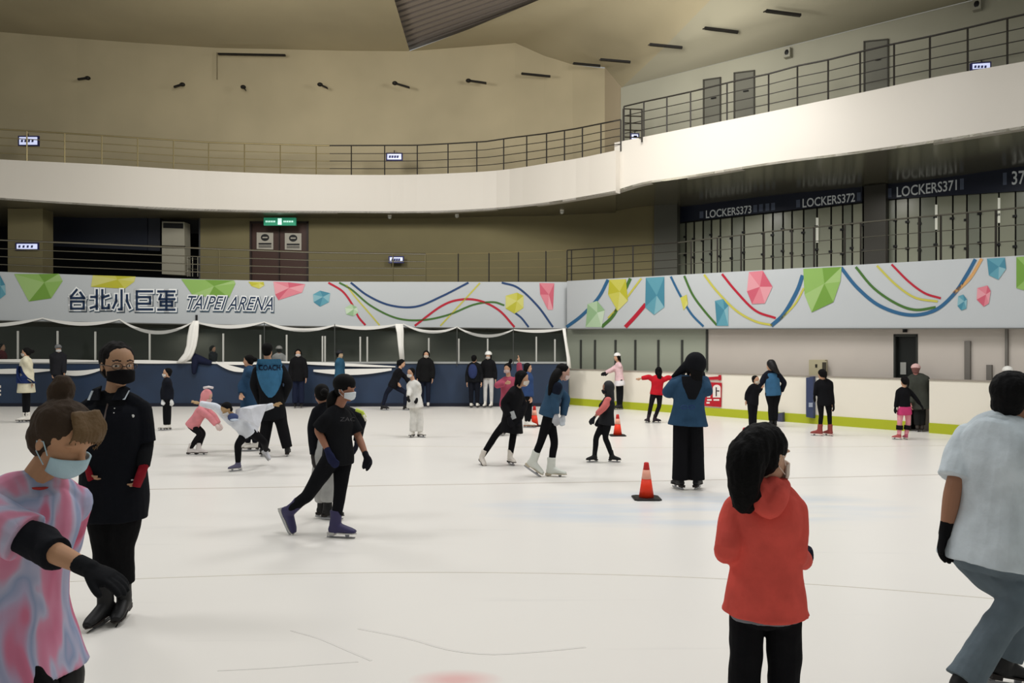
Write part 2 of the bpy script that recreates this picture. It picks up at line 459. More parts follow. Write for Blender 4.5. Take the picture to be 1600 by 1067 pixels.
# gathered net bundles
def bundle(pts, lab):
    b = MB(); R_ = []
    for x, y, w_ in pts:
        p = LB.pt(x, y, .1); r = w_ / F * 24.3 / 2
        R_.append([p + V((math.cos(t) * r * (1 + .18 * math.cos(5 * t)), math.sin(t) * r * .55 * (1 + .18 * math.cos(5 * t)), 0)) for t in [2 * math.pi * j / 20 for j in range(20)]])
    b.rings(R_, M_net); tag(b.obj('gathered_net', smooth=True), lab, 'net')
bundle([(306, 501, 8), (303, 510, 13), (301, 525, 15), (299, 540, 14), (295, 552, 14), (289, 561, 16), (281, 567, 10)], 'thick white net bundle hanging and curling down beside the seated girl')
bundle([(623, 506, 12), (625, 520, 10), (626, 540, 8), (628, 562, 7)], 'white net bundle hanging straight behind the lunging dark skater')
bundle([(881, 513, 5), (884, 535, 4), (888, 560, 5), (889, 575, 6)], 'thin white net cord at the corner where blue boards meet white boards')
for x, y0, y1, lb in ((523, 506, 566, 'thin dark net pole above the capped person'), (802, 514, 572, 'thin dark net pole left of the corner'), (714, 511, 572, 'thin dark net pole above the far standing group'), (413, 504, 566, 'thin dark net pole above the coach with lettering')):
    b = MB(); b.tube([LB.pt(x, y1, .05), LB.pt(x, y0, .05)], .012, mat('pole', (70, 72, 70), .5)); tag(b.obj('net_pole'), lb, 'pole')
b = MB(); b.tube([LW.pt(307, 492, .03), LW.pt(307, 501, .03), LW.pt(302, 505, .03)], .035, M_black); tag(b.obj('net_hook'), 'black hook holding the gathered net under the banner', 'hook')

# ---------------------------------------------------------------- the banner fascia
MG = {'g': [(108, 148, 60), (134, 170, 90), (150, 180, 112)], 'y': [(176, 172, 50), (190, 186, 84), (196, 193, 112)], 'b': [(66, 126, 146), (88, 146, 162), (126, 168, 178)],
      'p': [(192, 88, 106), (206, 122, 134), (212, 146, 154)], 'l': [(140, 172, 130), (168, 192, 158), (188, 204, 180)]}
RC = {'n': (34, 62, 104), 'r': (172, 30, 50), 'g': (66, 104, 46), 'y': (184, 178, 78), 'b': (44, 92, 130), 'o': (196, 150, 96)}


def gem(b, plane, poly, k, off=.012):
    cx = sum(p[0] for p in poly) / len(poly); cy = sum(p[1] for p in poly) / len(poly); cx += 3; cy -= 2
    for i in range(len(poly)):
        a, c_ = poly[i], poly[(i + 1) % len(poly)]
        s_ = MG[k][(i * 2 + 1) % 3]
        b.face([plane.pt(*a, off), plane.pt(*c_, off), plane.pt(cx, cy, off)], mat('gem', s_, .5))


def swoosh(b, plane, pts, wpx, k, off=.009):
    x = [p[0] for p in pts]; y = [p[1] for p in pts]; t = list(range(len(pts))); n = 8 * len(pts)
    _, X = smooth_curve(t, x, n); _, Yy = smooth_curve(t, y, n); q = []
    for i in range(n):
        dx, dy = X[min(i + 1, n - 1)] - X[max(i - 1, 0)], Yy[min(i + 1, n - 1)] - Yy[max(i - 1, 0)]; L = math.hypot(dx, dy) or 1
        q.append((plane.pt(X[i] - dy / L * wpx / 2, Yy[i] + dx / L * wpx / 2, off), plane.pt(X[i] + dy / L * wpx / 2, Yy[i] - dx / L * wpx / 2, off)))
    m = mat('swoosh', RC[k], .5)
    for i in range(n - 1): b.face([q[i][0], q[i + 1][0], q[i + 1][1], q[i][1]], m)


def stroke(b, plane, pts, wpx, m, off):
    for (x0, y0), (x1, y1) in zip(pts[:-1], pts[1:]):
        L = math.hypot(x1 - x0, y1 - y0) or 1; dx, dy = (x1 - x0) / L * wpx / 2, (y1 - y0) / L * wpx / 2
        b.prism([plane.pt(x0 - dx - dy, y0 - dy + dx, off), plane.pt(x1 + dx - dy, y1 + dy + dx, off), plane.pt(x1 + dx + dy, y1 + dy - dx, off), plane.pt(x0 - dx + dy, y0 - dy - dx, off)], plane.n3 * .004, m)


def text_mesh(s, shear=0., offset=0.):
    c_ = bpy.data.curves.new('t', 'FONT'); c_.body = s; c_.shear = shear; c_.offset = offset; c_.resolution_u = 3
    o = bpy.data.objects.new('t', c_); COL.objects.link(o)
    me = bpy.data.meshes.new_from_object(o.evaluated_get(bpy.context.evaluated_depsgraph_get()))
    bpy.data.objects.remove(o); return me


def text_on(b, plane, s, x0, x1, ytop, ybot, m, off, shear=0., offset=0., skew=0., ref=None):
    """flat lettering laid on a wall between photo columns x0 and x1"""
    me = text_mesh(s, shear, offset); vs_ = [v.co.copy() for v in me.vertices]
    r_ = ref or (min(v.x for v in vs_), max(v.x for v in vs_), min(v.y for v in vs_), max(v.y for v in vs_))
    mx0, mx1, my0, my1 = r_
    def mp(v):
        u = (v.x - mx0) / (mx1 - mx0); x = x0 + u * (x1 - x0)
        return plane.pt(x, ybot + (v.y - my0) / (my1 - my0) * (ytop - ybot) + skew * u, off)
    for p in me.polygons: b.face([mp(vs_[i]) for i in p.vertices], m)
    bpy.data.meshes.remove(me); return r_


def banner(name, plane, top, bot, x0, x1, lab):
    th = thing(name, lab, 'banner', plane.pt((x0 + x1) / 2, 515, -.1))
    b = MB(); n = 14
    for i in range(n):
        a, c_ = x0 + (x1 - x0) * i / n, x0 + (x1 - x0) * (i + 1) / n
        b.prism([plane.pt(a, bot(a)), plane.pt(c_, bot(c_)), plane.pt(c_, top(c_)), plane.pt(a, top(a))], -plane.n3 * .16, M_bann)
    b.obj('panel', th)
    b = MB()
    for i in range(n):
        a, c_ = x0 + (x1 - x0) * i / n, x0 + (x1 - x0) * (i + 1) / n
        b.prism([plane.pt(a, bot(a) - .8, .03), plane.pt(c_, bot(c_) - .8, .03), plane.pt(c_, bot(c_) + .8, .03), plane.pt(a, bot(a) + .8, .03)], -plane.n3 * .03, mat('edge', (96, 96, 92), .6))
    b.obj('bottom_edge', th)
    return th


topL = lambda x: lerp(x, [-250, 0, 300, 480, 900], [414, 424.5, 436, 440, 440.5])
botL = lambda x: lerp(x, [-250, 0, 480, 900], [496, 501, 510, 514])
topR = lambda x: lerp(x, [880, 1600, 1900], [439.5, 399, 382]); botR = lambda x: lerp(x, [880, 1900], [514, 512.5])
RWf = Plane(tuple(RB.pt(886, 500, -.22).xy), tuple(RB.pt(1600, 500, -.22).xy))
bl = banner('arena_banner', LW, topL, botL, -250, 886, 'long pale banner with arena lettering and looping coloured ribbons on the far wall')
br = banner('arena_banner', RWf, topR, botR, 886, 1900, 'pale banner with hanging ribbon loops and gem shapes above the white boards')
b = MB()
for poly, k in (([(-14, 428), (0, 430), (8, 445), (9, 460), (0, 467), (-16, 462)], 'b'), ([(22, 428), (60, 428), (92, 427.5), (98, 439), (80, 466), (45, 471)], 'g'), ([(145, 430), (180, 431), (212, 432), (210, 440), (195, 451), (142, 448)], 'y'),
                ([(283, 436), (320, 437), (366, 438), (368, 443), (358, 465), (325, 464), (300, 460)], 'g'), ([(388, 440), (412, 440.5), (413, 446), (405, 451), (393, 447)], 'y'),
                ([(427, 440), (450, 441), (477, 444), (472, 457), (435, 469), (430, 460)], 'p'), ([(489, 460), (500, 454), (516, 458), (514, 472), (500, 479), (490, 472)], 'b'),
                ([(539, 481), (549, 475), (558, 480), (560, 488), (552, 494), (541, 491)], 'l'), ([(790, 462), (808, 457), (818, 462), (818, 481), (804, 490), (790, 482)], 'y'),
                ([(843, 442), (866, 442.5), (864, 484), (856, 484), (844, 460)], 'p')): gem(b, LW, poly, k)
b.obj('gem_pattern', bl)
b = MB()
for pts, w_, k in (([(513, 441.5), (535, 455), (550, 475), (560, 495), (571, 508)], 3.2, 'r'), ([(530, 441.5), (550, 453), (580, 478), (620, 497), (660, 500), (700, 492), (740, 476), (770, 472), (788, 477)], 3, 'g'),
                   ([(541, 445), (556, 465), (575, 487), (593, 508)], 2.4, 'y'), ([(548, 441.5), (575, 462), (610, 477), (650, 479), (690, 463), (732, 441.5)], 3.2, 'n'),
                   ([(648, 509), (690, 478), (720, 468), (750, 470), (780, 485), (804, 511)], 3.4, 'r'), ([(688, 509), (715, 480), (750, 442)], 2.4, 'y'),
                   ([(784, 441.5), (810, 450), (840, 478), (864, 511)], 3.2, 'n'), ([(805, 489), (815, 497), (826, 511)], 3, 'n')): swoosh(b, LW, pts, w_, k)
b.obj('ribbon_pattern', bl)
GL = {'台': [[(.45, 0), (.12, .34), (.12, .42), (.9, .42)], [(.68, .14), (.9, .42)], [(.12, .6), (.88, .6), (.88, .97), (.12, .97), (.12, .6)]],
      '北': [[(.33, 0), (.33, .97)], [(.03, .35), (.33, .35)], [(.0, .92), (.33, .82)], [(.64, 0), (.64, .93), (1, .93), (1, .76)], [(.64, .38), (.98, .28)]],
      '小': [[(.5, 0), (.5, .98), (.36, .98)], [(.22, .25), (.22, .55), (.06, .9)], [(.78, .25), (.78, .55), (.94, .9)]],
      '巨': [[(.1, .03), (.1, .97)], [(.1, .03), (.95, .03)], [(.1, .97), (.95, .97)], [(.1, .33), (.84, .33), (.84, .67), (.1, .67)]],
      '蛋': [[(.05, .02), (.95, .02)], [(.5, .02), (.5, .42)], [(.5, .22), (.86, .22)], [(.2, .2), (.12, .42), (.95, .42)], [(.18, .56), (.82, .56), (.82, .76), (.18, .76), (.18, .56)], [(.5, .46), (.5, .97)], [(.05, .97), (.95, .97)]]}
MN = mat('letter_navy', (24, 44, 72), .5); MWh = mat('letter_outline', (226, 228, 228), .5); MSh = mat('letter_rim', (70, 86, 100), .5)
b = MB()
for ch, x0, x1 in (('台', 108, 134), ('北', 142, 170), ('小', 175, 205), ('巨', 211, 239), ('蛋', 246, 274)):
    for st in GL[ch]:
        pp = [(x0 + u * (x1 - x0), 453 + .012 * (x0 - 105) + v * 30) for u, v in st]
        stroke(b, LW, [(x + 1, y + 1.4) for x, y in pp], 8.4, MSh, .012)
        stroke(b, LW, pp, 7.8, MWh, .017); stroke(b, LW, pp, 3.6, MN, .023)
b.obj('lettering', bl)
b = MB()
rf = None
import itertools
me_ = text_mesh('TAIPEI ARENA', .45); vv = [v.co for v in me_.vertices]; rf = (min(v.x for v in vv), max(v.x for v in vv), min(v.y for v in vv), max(v.y for v in vv))
text_on(b, LW, 'TAIPEI ARENA', 294, 427, 463.5, 485, MSh, .016, .45, .075, 2, rf)
text_on(b, LW, 'TAIPEI ARENA', 293, 426, 462, 483, MWh, .019, .45, .06, 2, rf)
text_on(b, LW, 'TAIPEI ARENA', 293, 426, 462, 483, MN, .024, .45, 0., 2, rf)
b.obj('lettering', bl)
b = MB()
for poly, k in (([(952, 437), (978, 436), (981, 470), (965, 486), (950, 460)], 'y'), ([(918, 475), (933, 470), (945, 485), (940, 511), (915, 511)], 'l'), ([(1009, 434), (1038, 432.5), (1038, 480), (1022, 492), (1008, 480)], 'b'),
                ([(1063, 465), (1073, 460), (1075, 475), (1068, 485)], 'y'), ([(1117, 470), (1130, 467), (1138, 478), (1138, 509), (1120, 509)], 'b'), ([(1170, 425), (1192, 423), (1207, 448), (1195, 474), (1175, 475), (1167, 455)], 'p'),
                ([(1255, 420), (1285, 418.5), (1315, 417), (1313, 440), (1302, 472), (1268, 488), (1257, 460)], 'g'), ([(1542, 404), (1570, 402.5), (1572, 420), (1560, 437), (1545, 430)], 'b'),
                ([(1497, 463), (1505, 460), (1511, 468), (1510, 482), (1502, 485), (1496, 478)], 'b'), ([(1527, 450), (1543, 446), (1548, 455), (1545, 474), (1537, 479), (1526, 468)], 'p'), ([(1588, 401.5), (1630, 399), (1640, 440), (1605, 455), (1588, 450)], 'g')): gem(b, RWf, poly, k)
b.obj('gem_pattern', br)
b = MB()
for pts, w_, k in (([(885, 511), (910, 492), (935, 465), (950, 437)], 5, 'b'), ([(940, 511), (960, 490), (978, 450), (985, 435)], 5, 'g'), ([(950, 497), (975, 470), (1002, 435)], 3, 'y'), ([(977, 511), (992, 495), (1009, 475)], 6, 'r'),
                   ([(1048, 432), (1062, 460), (1080, 490), (1099, 510)], 3.4, 'b'), ([(1069, 431), (1082, 460), (1100, 485), (1120, 508)], 3.4, 'g'), ([(1100, 429), (1120, 455), (1150, 485), (1180, 502), (1207, 508)], 3.4, 'y'),
                   ([(1128, 428), (1150, 455), (1180, 485), (1212, 497)], 3.6, 'r'), ([(1205, 509), (1225, 490), (1245, 455), (1254, 430)], 6, 'b'), ([(1218, 500), (1242, 475), (1256, 450)], 3, 'y'),
                   ([(1314, 418), (1340, 450), (1375, 478), (1420, 492), (1460, 485), (1490, 460), (1510, 430), (1524, 405)], 5.5, 'b'), ([(1337, 417), (1365, 450), (1400, 474), (1430, 484), (1462, 480)], 4, 'g'),
                   ([(1370, 415), (1400, 445), (1430, 465), (1465, 471)], 3.4, 'y'), ([(1393, 413), (1420, 440), (1445, 458), (1470, 466)], 3.4, 'r'), ([(1534, 404), (1515, 435), (1490, 458)], 5, 'o')): swoosh(b, RWf, pts, w_, k)
b.obj('ribbon_pattern', br)

# ---------------------------------------------------------------- mid level: floor, back wall, rooms
def plan(px, Y, z): p = W(px, 500, Y); return V((p.x, p.y, z))
ZM = 3.55
b = MB()
edge = [plan(-250, 24.9, ZM)] + [V((p.x, p.y, ZM)) for p in (LW.pt(0, 500, -.2), LW.pt(480, 500, -.2), LW.pt(880, 500, -.2), RW.pt(900, 500, -.2), RW.pt(1250, 500, -.2), RW.pt(1600, 500, -.2), RW.pt(1900, 500, -.2))]
back = [plan(1900, 24, ZM), plan(1600, 26, ZM), plan(1060, 31, ZM), plan(600, 31, ZM), plan(-250, 31, ZM)]
b.prism(edge + back, (0, 0, -.25), mat('walkway_floor', (90, 88, 78), .7)); struct(b.obj('floor_walkway'))
zmid = 6.36


def wallpiece(b, x0, Y0, x1, Y1, z0, z1, m, th=.12):
    p, q = plan(x0, Y0, z0), plan(x1, Y1, z0)
    d = V((q.y - p.y, -(q.x - p.x), 0)).normalized()
    if d.dot(V((p.x, p.y, 0))) < 0: d = -d
    b.prism([p, q, V((q.x, q.y, z1)), V((p.x, p.y, z1))], d * th, m)


b = MB()
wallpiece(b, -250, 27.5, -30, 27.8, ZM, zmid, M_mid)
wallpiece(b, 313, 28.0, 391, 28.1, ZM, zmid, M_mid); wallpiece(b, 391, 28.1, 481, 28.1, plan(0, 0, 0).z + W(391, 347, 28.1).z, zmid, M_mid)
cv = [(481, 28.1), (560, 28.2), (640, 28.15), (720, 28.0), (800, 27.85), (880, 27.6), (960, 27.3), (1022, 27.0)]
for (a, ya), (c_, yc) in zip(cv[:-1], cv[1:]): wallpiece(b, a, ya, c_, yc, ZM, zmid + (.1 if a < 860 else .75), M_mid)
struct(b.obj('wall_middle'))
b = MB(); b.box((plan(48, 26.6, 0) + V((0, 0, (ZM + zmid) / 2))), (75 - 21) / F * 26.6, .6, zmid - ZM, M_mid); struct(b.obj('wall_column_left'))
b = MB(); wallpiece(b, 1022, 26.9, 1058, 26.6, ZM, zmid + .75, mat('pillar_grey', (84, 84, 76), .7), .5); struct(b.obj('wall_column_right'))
# dark room
b = MB()
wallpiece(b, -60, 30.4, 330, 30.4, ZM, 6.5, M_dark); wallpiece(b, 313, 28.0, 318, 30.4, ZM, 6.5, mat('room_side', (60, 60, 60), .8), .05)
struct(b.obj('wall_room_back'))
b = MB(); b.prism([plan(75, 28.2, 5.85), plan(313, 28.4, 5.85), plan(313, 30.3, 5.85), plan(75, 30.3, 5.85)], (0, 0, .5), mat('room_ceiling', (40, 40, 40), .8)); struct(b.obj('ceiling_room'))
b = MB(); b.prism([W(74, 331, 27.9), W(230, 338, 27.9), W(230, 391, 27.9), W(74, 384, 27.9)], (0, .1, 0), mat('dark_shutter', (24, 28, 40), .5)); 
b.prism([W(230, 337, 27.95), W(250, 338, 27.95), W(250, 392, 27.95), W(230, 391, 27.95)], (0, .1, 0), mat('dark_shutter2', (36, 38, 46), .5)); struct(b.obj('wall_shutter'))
# air conditioner
ac = thing('air_conditioner', 'pale floor-standing air conditioner in the dark room behind the railing', 'air conditioner', plan(271, 27.6, ZM))
Mac = mat('ac_case', (150, 146, 130), .6)
b = MB(); b.prism([W(253, 346, 27.6), W(288, 347, 27.6), W(289, 430, 27.6), W(253, 428, 27.6)], (0, .5, 0), Mac); b.obj('case', ac)
b = MB(); b.prism([W(255, 348, 27.58), W(286, 349, 27.58), W(286, 357, 27.58), W(255, 356, 27.58)], (0, .05, 0), M_black); b.obj('grille', ac)
b = MB(); b.prism([W(253, 383, 27.58), W(289, 384, 27.58), W(289, 388, 27.58), W(253, 387, 27.58)], (0, .05, 0), mat('ac_shadowgap', (60, 56, 48), .6)); b.obj('panel_gap', ac)
# stacked chairs glimpsed by the AC
ch = thing('folding_rack', 'thin pale metal rack beside the air conditioner', 'rack', plan(301, 27.4, ZM))
for x in (293, 301, 309):
    b = MB(); b.tube([W(x, 432, 27.4), W(x, 402, 27.4)], .015, M_steel); b.obj('upright', ch)
b = MB(); b.tube([W(293, 404, 27.4), W(309, 405, 27.4)], .015, M_steel); b.tube([W(293, 420, 27.4), W(309, 421, 27.4)], .015, M_steel); b.obj('crossbar', ch)
# double door
Mbr = mat('brown_door', (64, 42, 34), .5)
d2 = MB(); d2.prism([W(391, 440, 28.15), W(481, 440, 28.15), W(481, 347, 28.15), W(391, 347, 28.15)], (0, .08, 0), Mbr); d2 = d2.obj('door_2'); struct(d2)
b = MB()
for x0, x1, y0, y1 in ((390, 393, 347, 440), (479, 482, 347, 440), (390, 482, 345.5, 348.5), (435.6, 436.6, 349, 440)): b.prism([W(x0, y0, 28.08), W(x1, y0, 28.08), W(x1, y1, 28.08), W(x0, y1, 28.08)], (0, .1, 0), mat('door_trim', (40, 28, 24), .5))
b.obj('door_frame', d2)
for x0, y0 in ((401, 363), (445, 364)):
    po = thing('door_notice', 'white notice with black emblem on the ' + ('left' if x0 < 420 else 'right') + ' leaf of the brown double door', 'notice', W(x0 + 13, y0 + 27, 28.12), 'notices on the brown double door')
    b = MB(); b.prism([W(x0, y0, 28.12), W(x0 + 26, y0 + .6, 28.12), W(x0 + 26, y0 + 27, 28.12), W(x0, y0 + 26, 28.12)], (0, .012, 0), mat('notice_white', (168, 162, 150), .7)); b.obj('sheet', po)
    b = MB(); q = [W(x0 + 13 + 6.5 * math.cos(t), y0 + 8 + 5.5 * math.sin(t), 28.11) for t in [2 * math.pi * i / 14 for i in range(14)]]; b.prism(q, (0, .008, 0), M_black)
    for yy, hh_ in ((16.5, 2.6), (20.5, 1), (22.5, 1)): b.prism([W(x0 + 3, y0 + yy, 28.11), W(x0 + 23, y0 + yy, 28.11), W(x0 + 23, y0 + yy + hh_, 28.11), W(x0 + 3, y0 + yy + hh_, 28.11)], (0, .008, 0), M_black)
    b.obj('print', po)
    b = MB(); b.prism([W(x0 + 9, y0 + 7, 28.10), W(x0 + 17, y0 + 7, 28.10), W(x0 + 17, y0 + 9, 28.10), W(x0 + 9, y0 + 9, 28.10)], (0, .008, 0), mat('notice_white', (168, 162, 150), .7)); b.obj('print', po)
# green exit signs
def exit_sign(x0, x1, y0, y1, Y, lab):
    t = thing('exit_sign', lab, 'sign', W((x0 + x1) / 2, y1, Y), 'green exit signs over the brown door')
    b = MB(); b.prism([W(x0, y0, Y), W(x1, y0, Y), W(x1, y1, Y), W(x0, y1, Y)], (0, .1, 0), mat('sign_green', (40, 128, 96), .5, emit=.55)); b.obj('case', t)
    b = MB(); cx = x0 + (x1 - x0) * .5
    e = mat('sign_white', (200, 240, 226), .5, emit=.9)
    b.prism([W(cx - 3, y0 + 1, Y - .01), W(cx + 3, y0 + 1, Y - .01), W(cx + 3, y1 - 1, Y - .01), W(cx - 3, y1 - 1, Y - .01)], (0, .01, 0), e)
    ym = (y0 + y1) / 2
    for a, c_ in ((x0 + 3, cx - 6), (cx + 6, x1 - 3)):
        nn = max(3, int((c_ - a) / 2.6)); 
        for i in range(nn):
            xx = a + (c_ - a) * i / nn; b.prism([W(xx, ym - 1.3, Y - .01), W(xx + 1.5, ym - 1.3, Y - .01), W(xx + 1.5, ym + 1.3, Y - .01), W(xx, ym + 1.3, Y - .01)], (0, .01, 0), e)
    b.obj('pictogram', t)
    b = MB(); b.tube([W(cx, y0, Y + .05), W(cx, y0 - 14, Y + .05)], .012, M_railb); b.obj('hanger', t)
exit_sign(412, 462, 340, 352, 27.6, 'wide green exit sign hanging over the brown double door, lower of two')
exit_sign(434, 461, 333.5, 339, 28.02, 'narrow green exit sign, upper and further of two above the brown door')


# small lit clock-like displays
def display(x0, x1, y0, y1, Y, lab, chars='', tilt=0):
    t = thing('display_sign', lab, 'sign', W((x0 + x1) / 2, y1, Y), 'small lit display signs')
    b = MB(); b.prism([W(x0, y0, Y), W(x1, y0 + tilt, Y), W(x1, y1 + tilt, Y), W(x0, y1, Y)], (0, .08, 0), mat('display_case', (44, 44, 92), .5)); b.obj('case', t)
    b = MB(); b.prism([W(x0 + 2, y0 + 2, Y - .01), W(x1 - 2, y0 + 2 + tilt, Y - .01), W(x1 - 2, y1 - 2 + tilt, Y - .01), W(x0 + 2, y1 - 2, Y - .01)], (0, .01, 0), mat('display_light', (205, 212, 246), .5, emit=.7)); b.obj('screen', t)
    b = MB(); yc = (y0 + y1) / 2; n = 4
    for i in range(n):
        xx = x0 + 5 + (x1 - x0 - 10) * i / n; b.prism([W(xx, yc - 1.8, Y - .02), W(xx + 3, yc - 1.8, Y - .02), W(xx + 2.4, yc + 2, Y - .02), W(xx - .6, yc + 2, Y - .02)], (0, .008, 0), mat('display_ink', (60, 66, 110), .5))
    b.obj('print', t)
    if y0 < 300:
        b = MB(); b.tube([W((x0 + x1) / 2, y0, Y + .04), W((x0 + x1) / 2, y0 - 3, Y + .04), W((x0 + x1) / 2, y0 - 3, Y + 1.6)], .015, M_railb); b.obj('bracket', t)
display(28, 60, 212, 228, 26.8, 'lit display sign on the upper wall beside the first balcony posts')
display(603, 629, 238.5, 251, 27.5, 'lit display sign behind the middle of the upper balcony railing')
display(607, 631, 400, 411, 27.9, 'lit display sign on the middle-level wall below the balcony')
display(24, 60, 379, 391, 26.25, 'lit display sign on the pale column behind the lower railing')
display(1518, 1549, 98, 110, 17.9, 'lit display sign low behind the highest balcony railing', tilt=-2)
display(985, 999, 208, 219, 24.4, 'small lit display sign at the foot of the railing corner')

# ---------------------------------------------------------------- balcony bands
def band(name, xs, ytop, ybot, zt_, m, th=.22, n=60):
    """curved parapet; its plan depth follows from its level top"""
    q, yt = smooth_curve(xs, ytop, n); _, yb = smooth_curve(xs, ybot, n)
    b = MB(); R_ = []; front = []
    for x, a, c_ in zip(q, yt, yb):
        Y = (zt_ - EYE) * F / (HOR - a); p, r = W(x, a, Y), W(x, c_, Y); front.append((p, r))
    for i, (p, r) in enumerate(front):
        t = (front[min(i + 1, n - 1)][0] - front[max(i - 1, 0)][0]); t.z = 0; nn = V((-t.y, t.x, 0)).normalized() * th
        R_.append([p, r, r + nn, p + nn])
    b.rings(R_, m); o = b.obj(name); struct(o)
    sm = o.data; sm.polygons.foreach_set('use_smooth', [False] * len(sm.polygons))
    return front


xa = [-260, 0, 160, 325, 520, 700, 790, 850, 905, 962]
fA = band('wall_balcony_left', xa, [232, 249, 257, 267, 273, 271, 265, 256, 247, 235], [294, 312, 322, 329.5, 332.5, 331.5, 326, 319.5, 311, 301], 7.65, M_band)
xb = [960, 1000, 1060, 1200, 1344, 1453, 1600, 1800]
fB = band('wall_balcony_right', xb, [223, 215, 203, 175, 145, 122, 96, 58], [301, 289, 280, 258, 239.5, 224, 201, 171], 7.95, M_band)
# soffit under the balconies
b = MB()
def soff(front, depth_of, m, z=None):
    n = len(front); xs_ = []
    for i in range(n - 1):
        p, q = front[i][1], front[i + 1][1]
        pxp, pxq = 800 + p.x / p.y * F, 800 + q.x / q.y * F
        a, c_ = plan(pxp, depth_of(pxp), p.z), plan(pxq, depth_of(pxq), q.z)
        b.prism([p, q, c_, a], (0, 0, .06), m)
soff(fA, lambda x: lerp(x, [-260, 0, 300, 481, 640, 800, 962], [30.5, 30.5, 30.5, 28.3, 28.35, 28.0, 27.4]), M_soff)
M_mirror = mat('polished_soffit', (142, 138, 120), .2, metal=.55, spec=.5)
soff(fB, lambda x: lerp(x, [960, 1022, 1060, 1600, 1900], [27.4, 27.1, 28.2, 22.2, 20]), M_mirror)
struct(b.obj('ceiling_soffit'))
# upper walkway slab
b = MB()
def slab(front, depth_of, z, m):
    for i in range(len(front) - 1):
        p, q = front[i][0], front[i + 1][0]
        pxp, pxq = 800 + p.x / p.y * F, 800 + q.x / q.y * F
        b.prism([V((p.x, p.y + .2, z)), V((q.x, q.y + .2, z)), plan(pxq, depth_of(pxq), z), plan(pxp, depth_of(pxp), z)], (0, 0, -.1), m)
slab(fA, lambda x: 28.9, 7.2, mat('walkway_floor', (90, 88, 78), .7)); slab(fB, lambda x: lerp(x, [960, 970, 1600, 1800], [27.2, 26.0, 18.8, 17.5]), 7.45, mat('walkway_floor', (90, 88, 78), .7))
struct(b.obj('floor_upper_walkway'))
# soffit fittings
for x, y, Y in ((609, 337, 27.6), (714, 337, 27.4), (878, 334, 26.6)):
    b = MB(); p = W(x, y, Y); p.z = 6.33; b.ell(p - V((0, 0, .03)), ((.07, 0, 0), (0, .07, 0), (0, 0, .07)), mat('dome', (190, 190, 180), .3)); b.box(p + V((0, 0, .03)), .12, .12, .06, M_white)
    tag(b.obj('ceiling_camera', smooth=True), {609: 'small pale dome fitting under the balcony above the display sign', 714: 'small pale dome fitting under the middle of the curved balcony', 878: 'small pale dome fitting under the balcony near the grey pillar'}[x], 'camera')
b = MB(); p = W(84, 319, 27.2); b.box(p, .16, .1, .06, mat('lamp_glow', (230, 230, 220), .5, emit=1.2)); tag(b.obj('ceiling_light'), 'small white light at the top of the dark room opening', 'light')

# ---------------------------------------------------------------- upper walls and ceiling
b = MB()
Yt = [(-300, 28.4, 25), (0, 28.6, 50), (120, 28.8, 60), (200, 28.8, 66), (340, 28.9, 75), (550, 28.9, 79.5), (640, 28.8, 80), (720, 28.6, 74), (805, 28.4, 67)]
for (a, ya, pa), (c_, yc, pc) in zip(Yt[:-1], Yt[1:]):
    p, q = W(a, pa, ya), W(c_, pc, yc); b.prism([V((p.x, p.y, 7.1)), V((q.x, q.y, 7.1)), q, p], (0, .15, 0), M_olive)
Yt2 = [(805, 28.4, 67), (850, 28.1, 87), (895, 27.7, 101), (945, 27.0, 107)]
for (a, ya, pa), (c_, yc, pc) in zip(Yt2[:-1], Yt2[1:]):
    p, q = W(a, pa, ya), W(c_, pc, yc); b.prism([V((p.x, p.y, 7.1)), V((q.x, q.y, 7.1)), q, p], (0, .15, 0), M_olive)
struct(b.obj('wall_back_upper'))
b = MB(); p, q = W(945, 105, 27.0), W(972, 137, 25.9); b.prism([V((p.x, p.y, 7.1)), V((q.x, q.y, 7.1)), q, p], (.1, .1, 0), mat('return_wall', (176, 162, 136), .9))
struct(b.obj('wall_return_upper'))
UR = Plane(tuple(W(970, 137, 25.9).xy), tuple(W(1520, 0, 19.4).xy)); 
b = MB(); p, q = UR.pt(970, 137), UR.pt(1800, -70); b.prism([V((p.x, p.y, 7.3)), V((q.x, q.y, 7.3)), V((q.x, q.y, 10.2)), V((p.x, p.y, 10.2))], -UR.n3 * .15, M_uppr); struct(b.obj('wall_right_upper'))
# ceilings: left sheet, then the sloping sheet on the right
b = MB()
L0 = [W(a, pa, ya) for a, ya, pa in Yt[:7]]
F0 = [W(x, -190, 12.9 and (p.z - EYE) * F / (HOR + 190)) for x, p in zip((-500, -120, 60, 180, 330, 500, 560), L0)]
for i in range(len(L0) - 1): b.face([L0[i], L0[i + 1], F0[i + 1], F0[i]], M_ceil)
struct(b.obj('ceiling_left'))
b = MB()
rowA = [W(640, 80, 28.8), W(720, 74, 28.6), W(805, 67, 28.4), W(850, 87, 28.1), W(895, 101, 27.7), W(945, 105, 27.0), UR.pt(972, 136.5), UR.pt(1250, 67), UR.pt(1520, 0), UR.pt(1800, -70)]
ctl = [(842, 0, 24.5), (900, 0, 24.0), (950, 0, 23.5), (985, 0, 23.0), (1020, 0, 22.5), (1060, 0, 22.0), (1110, 0, 21.2), (1330, -60, 17.5), (1600, -130, 14.8), (1950, -220, 13)]
rowB = [W(*c_) for c_ in ctl]
rowC = [W(1180, -140, 20.2), W(1230, -160, 19.5), W(1270, -180, 19), W(1300, -190, 18.6), W(1340, -200, 18), W(1380, -210, 17.5), W(1430, -220, 17), W(1620, -260, 14.5), W(1900, -300, 12.5), W(2300, -350, 11)]
rowM = [(a + c_) / 2 + V((0, 0, -.05)) for a, c_ in zip(rowA, rowB)]
i0 = len(rowA)
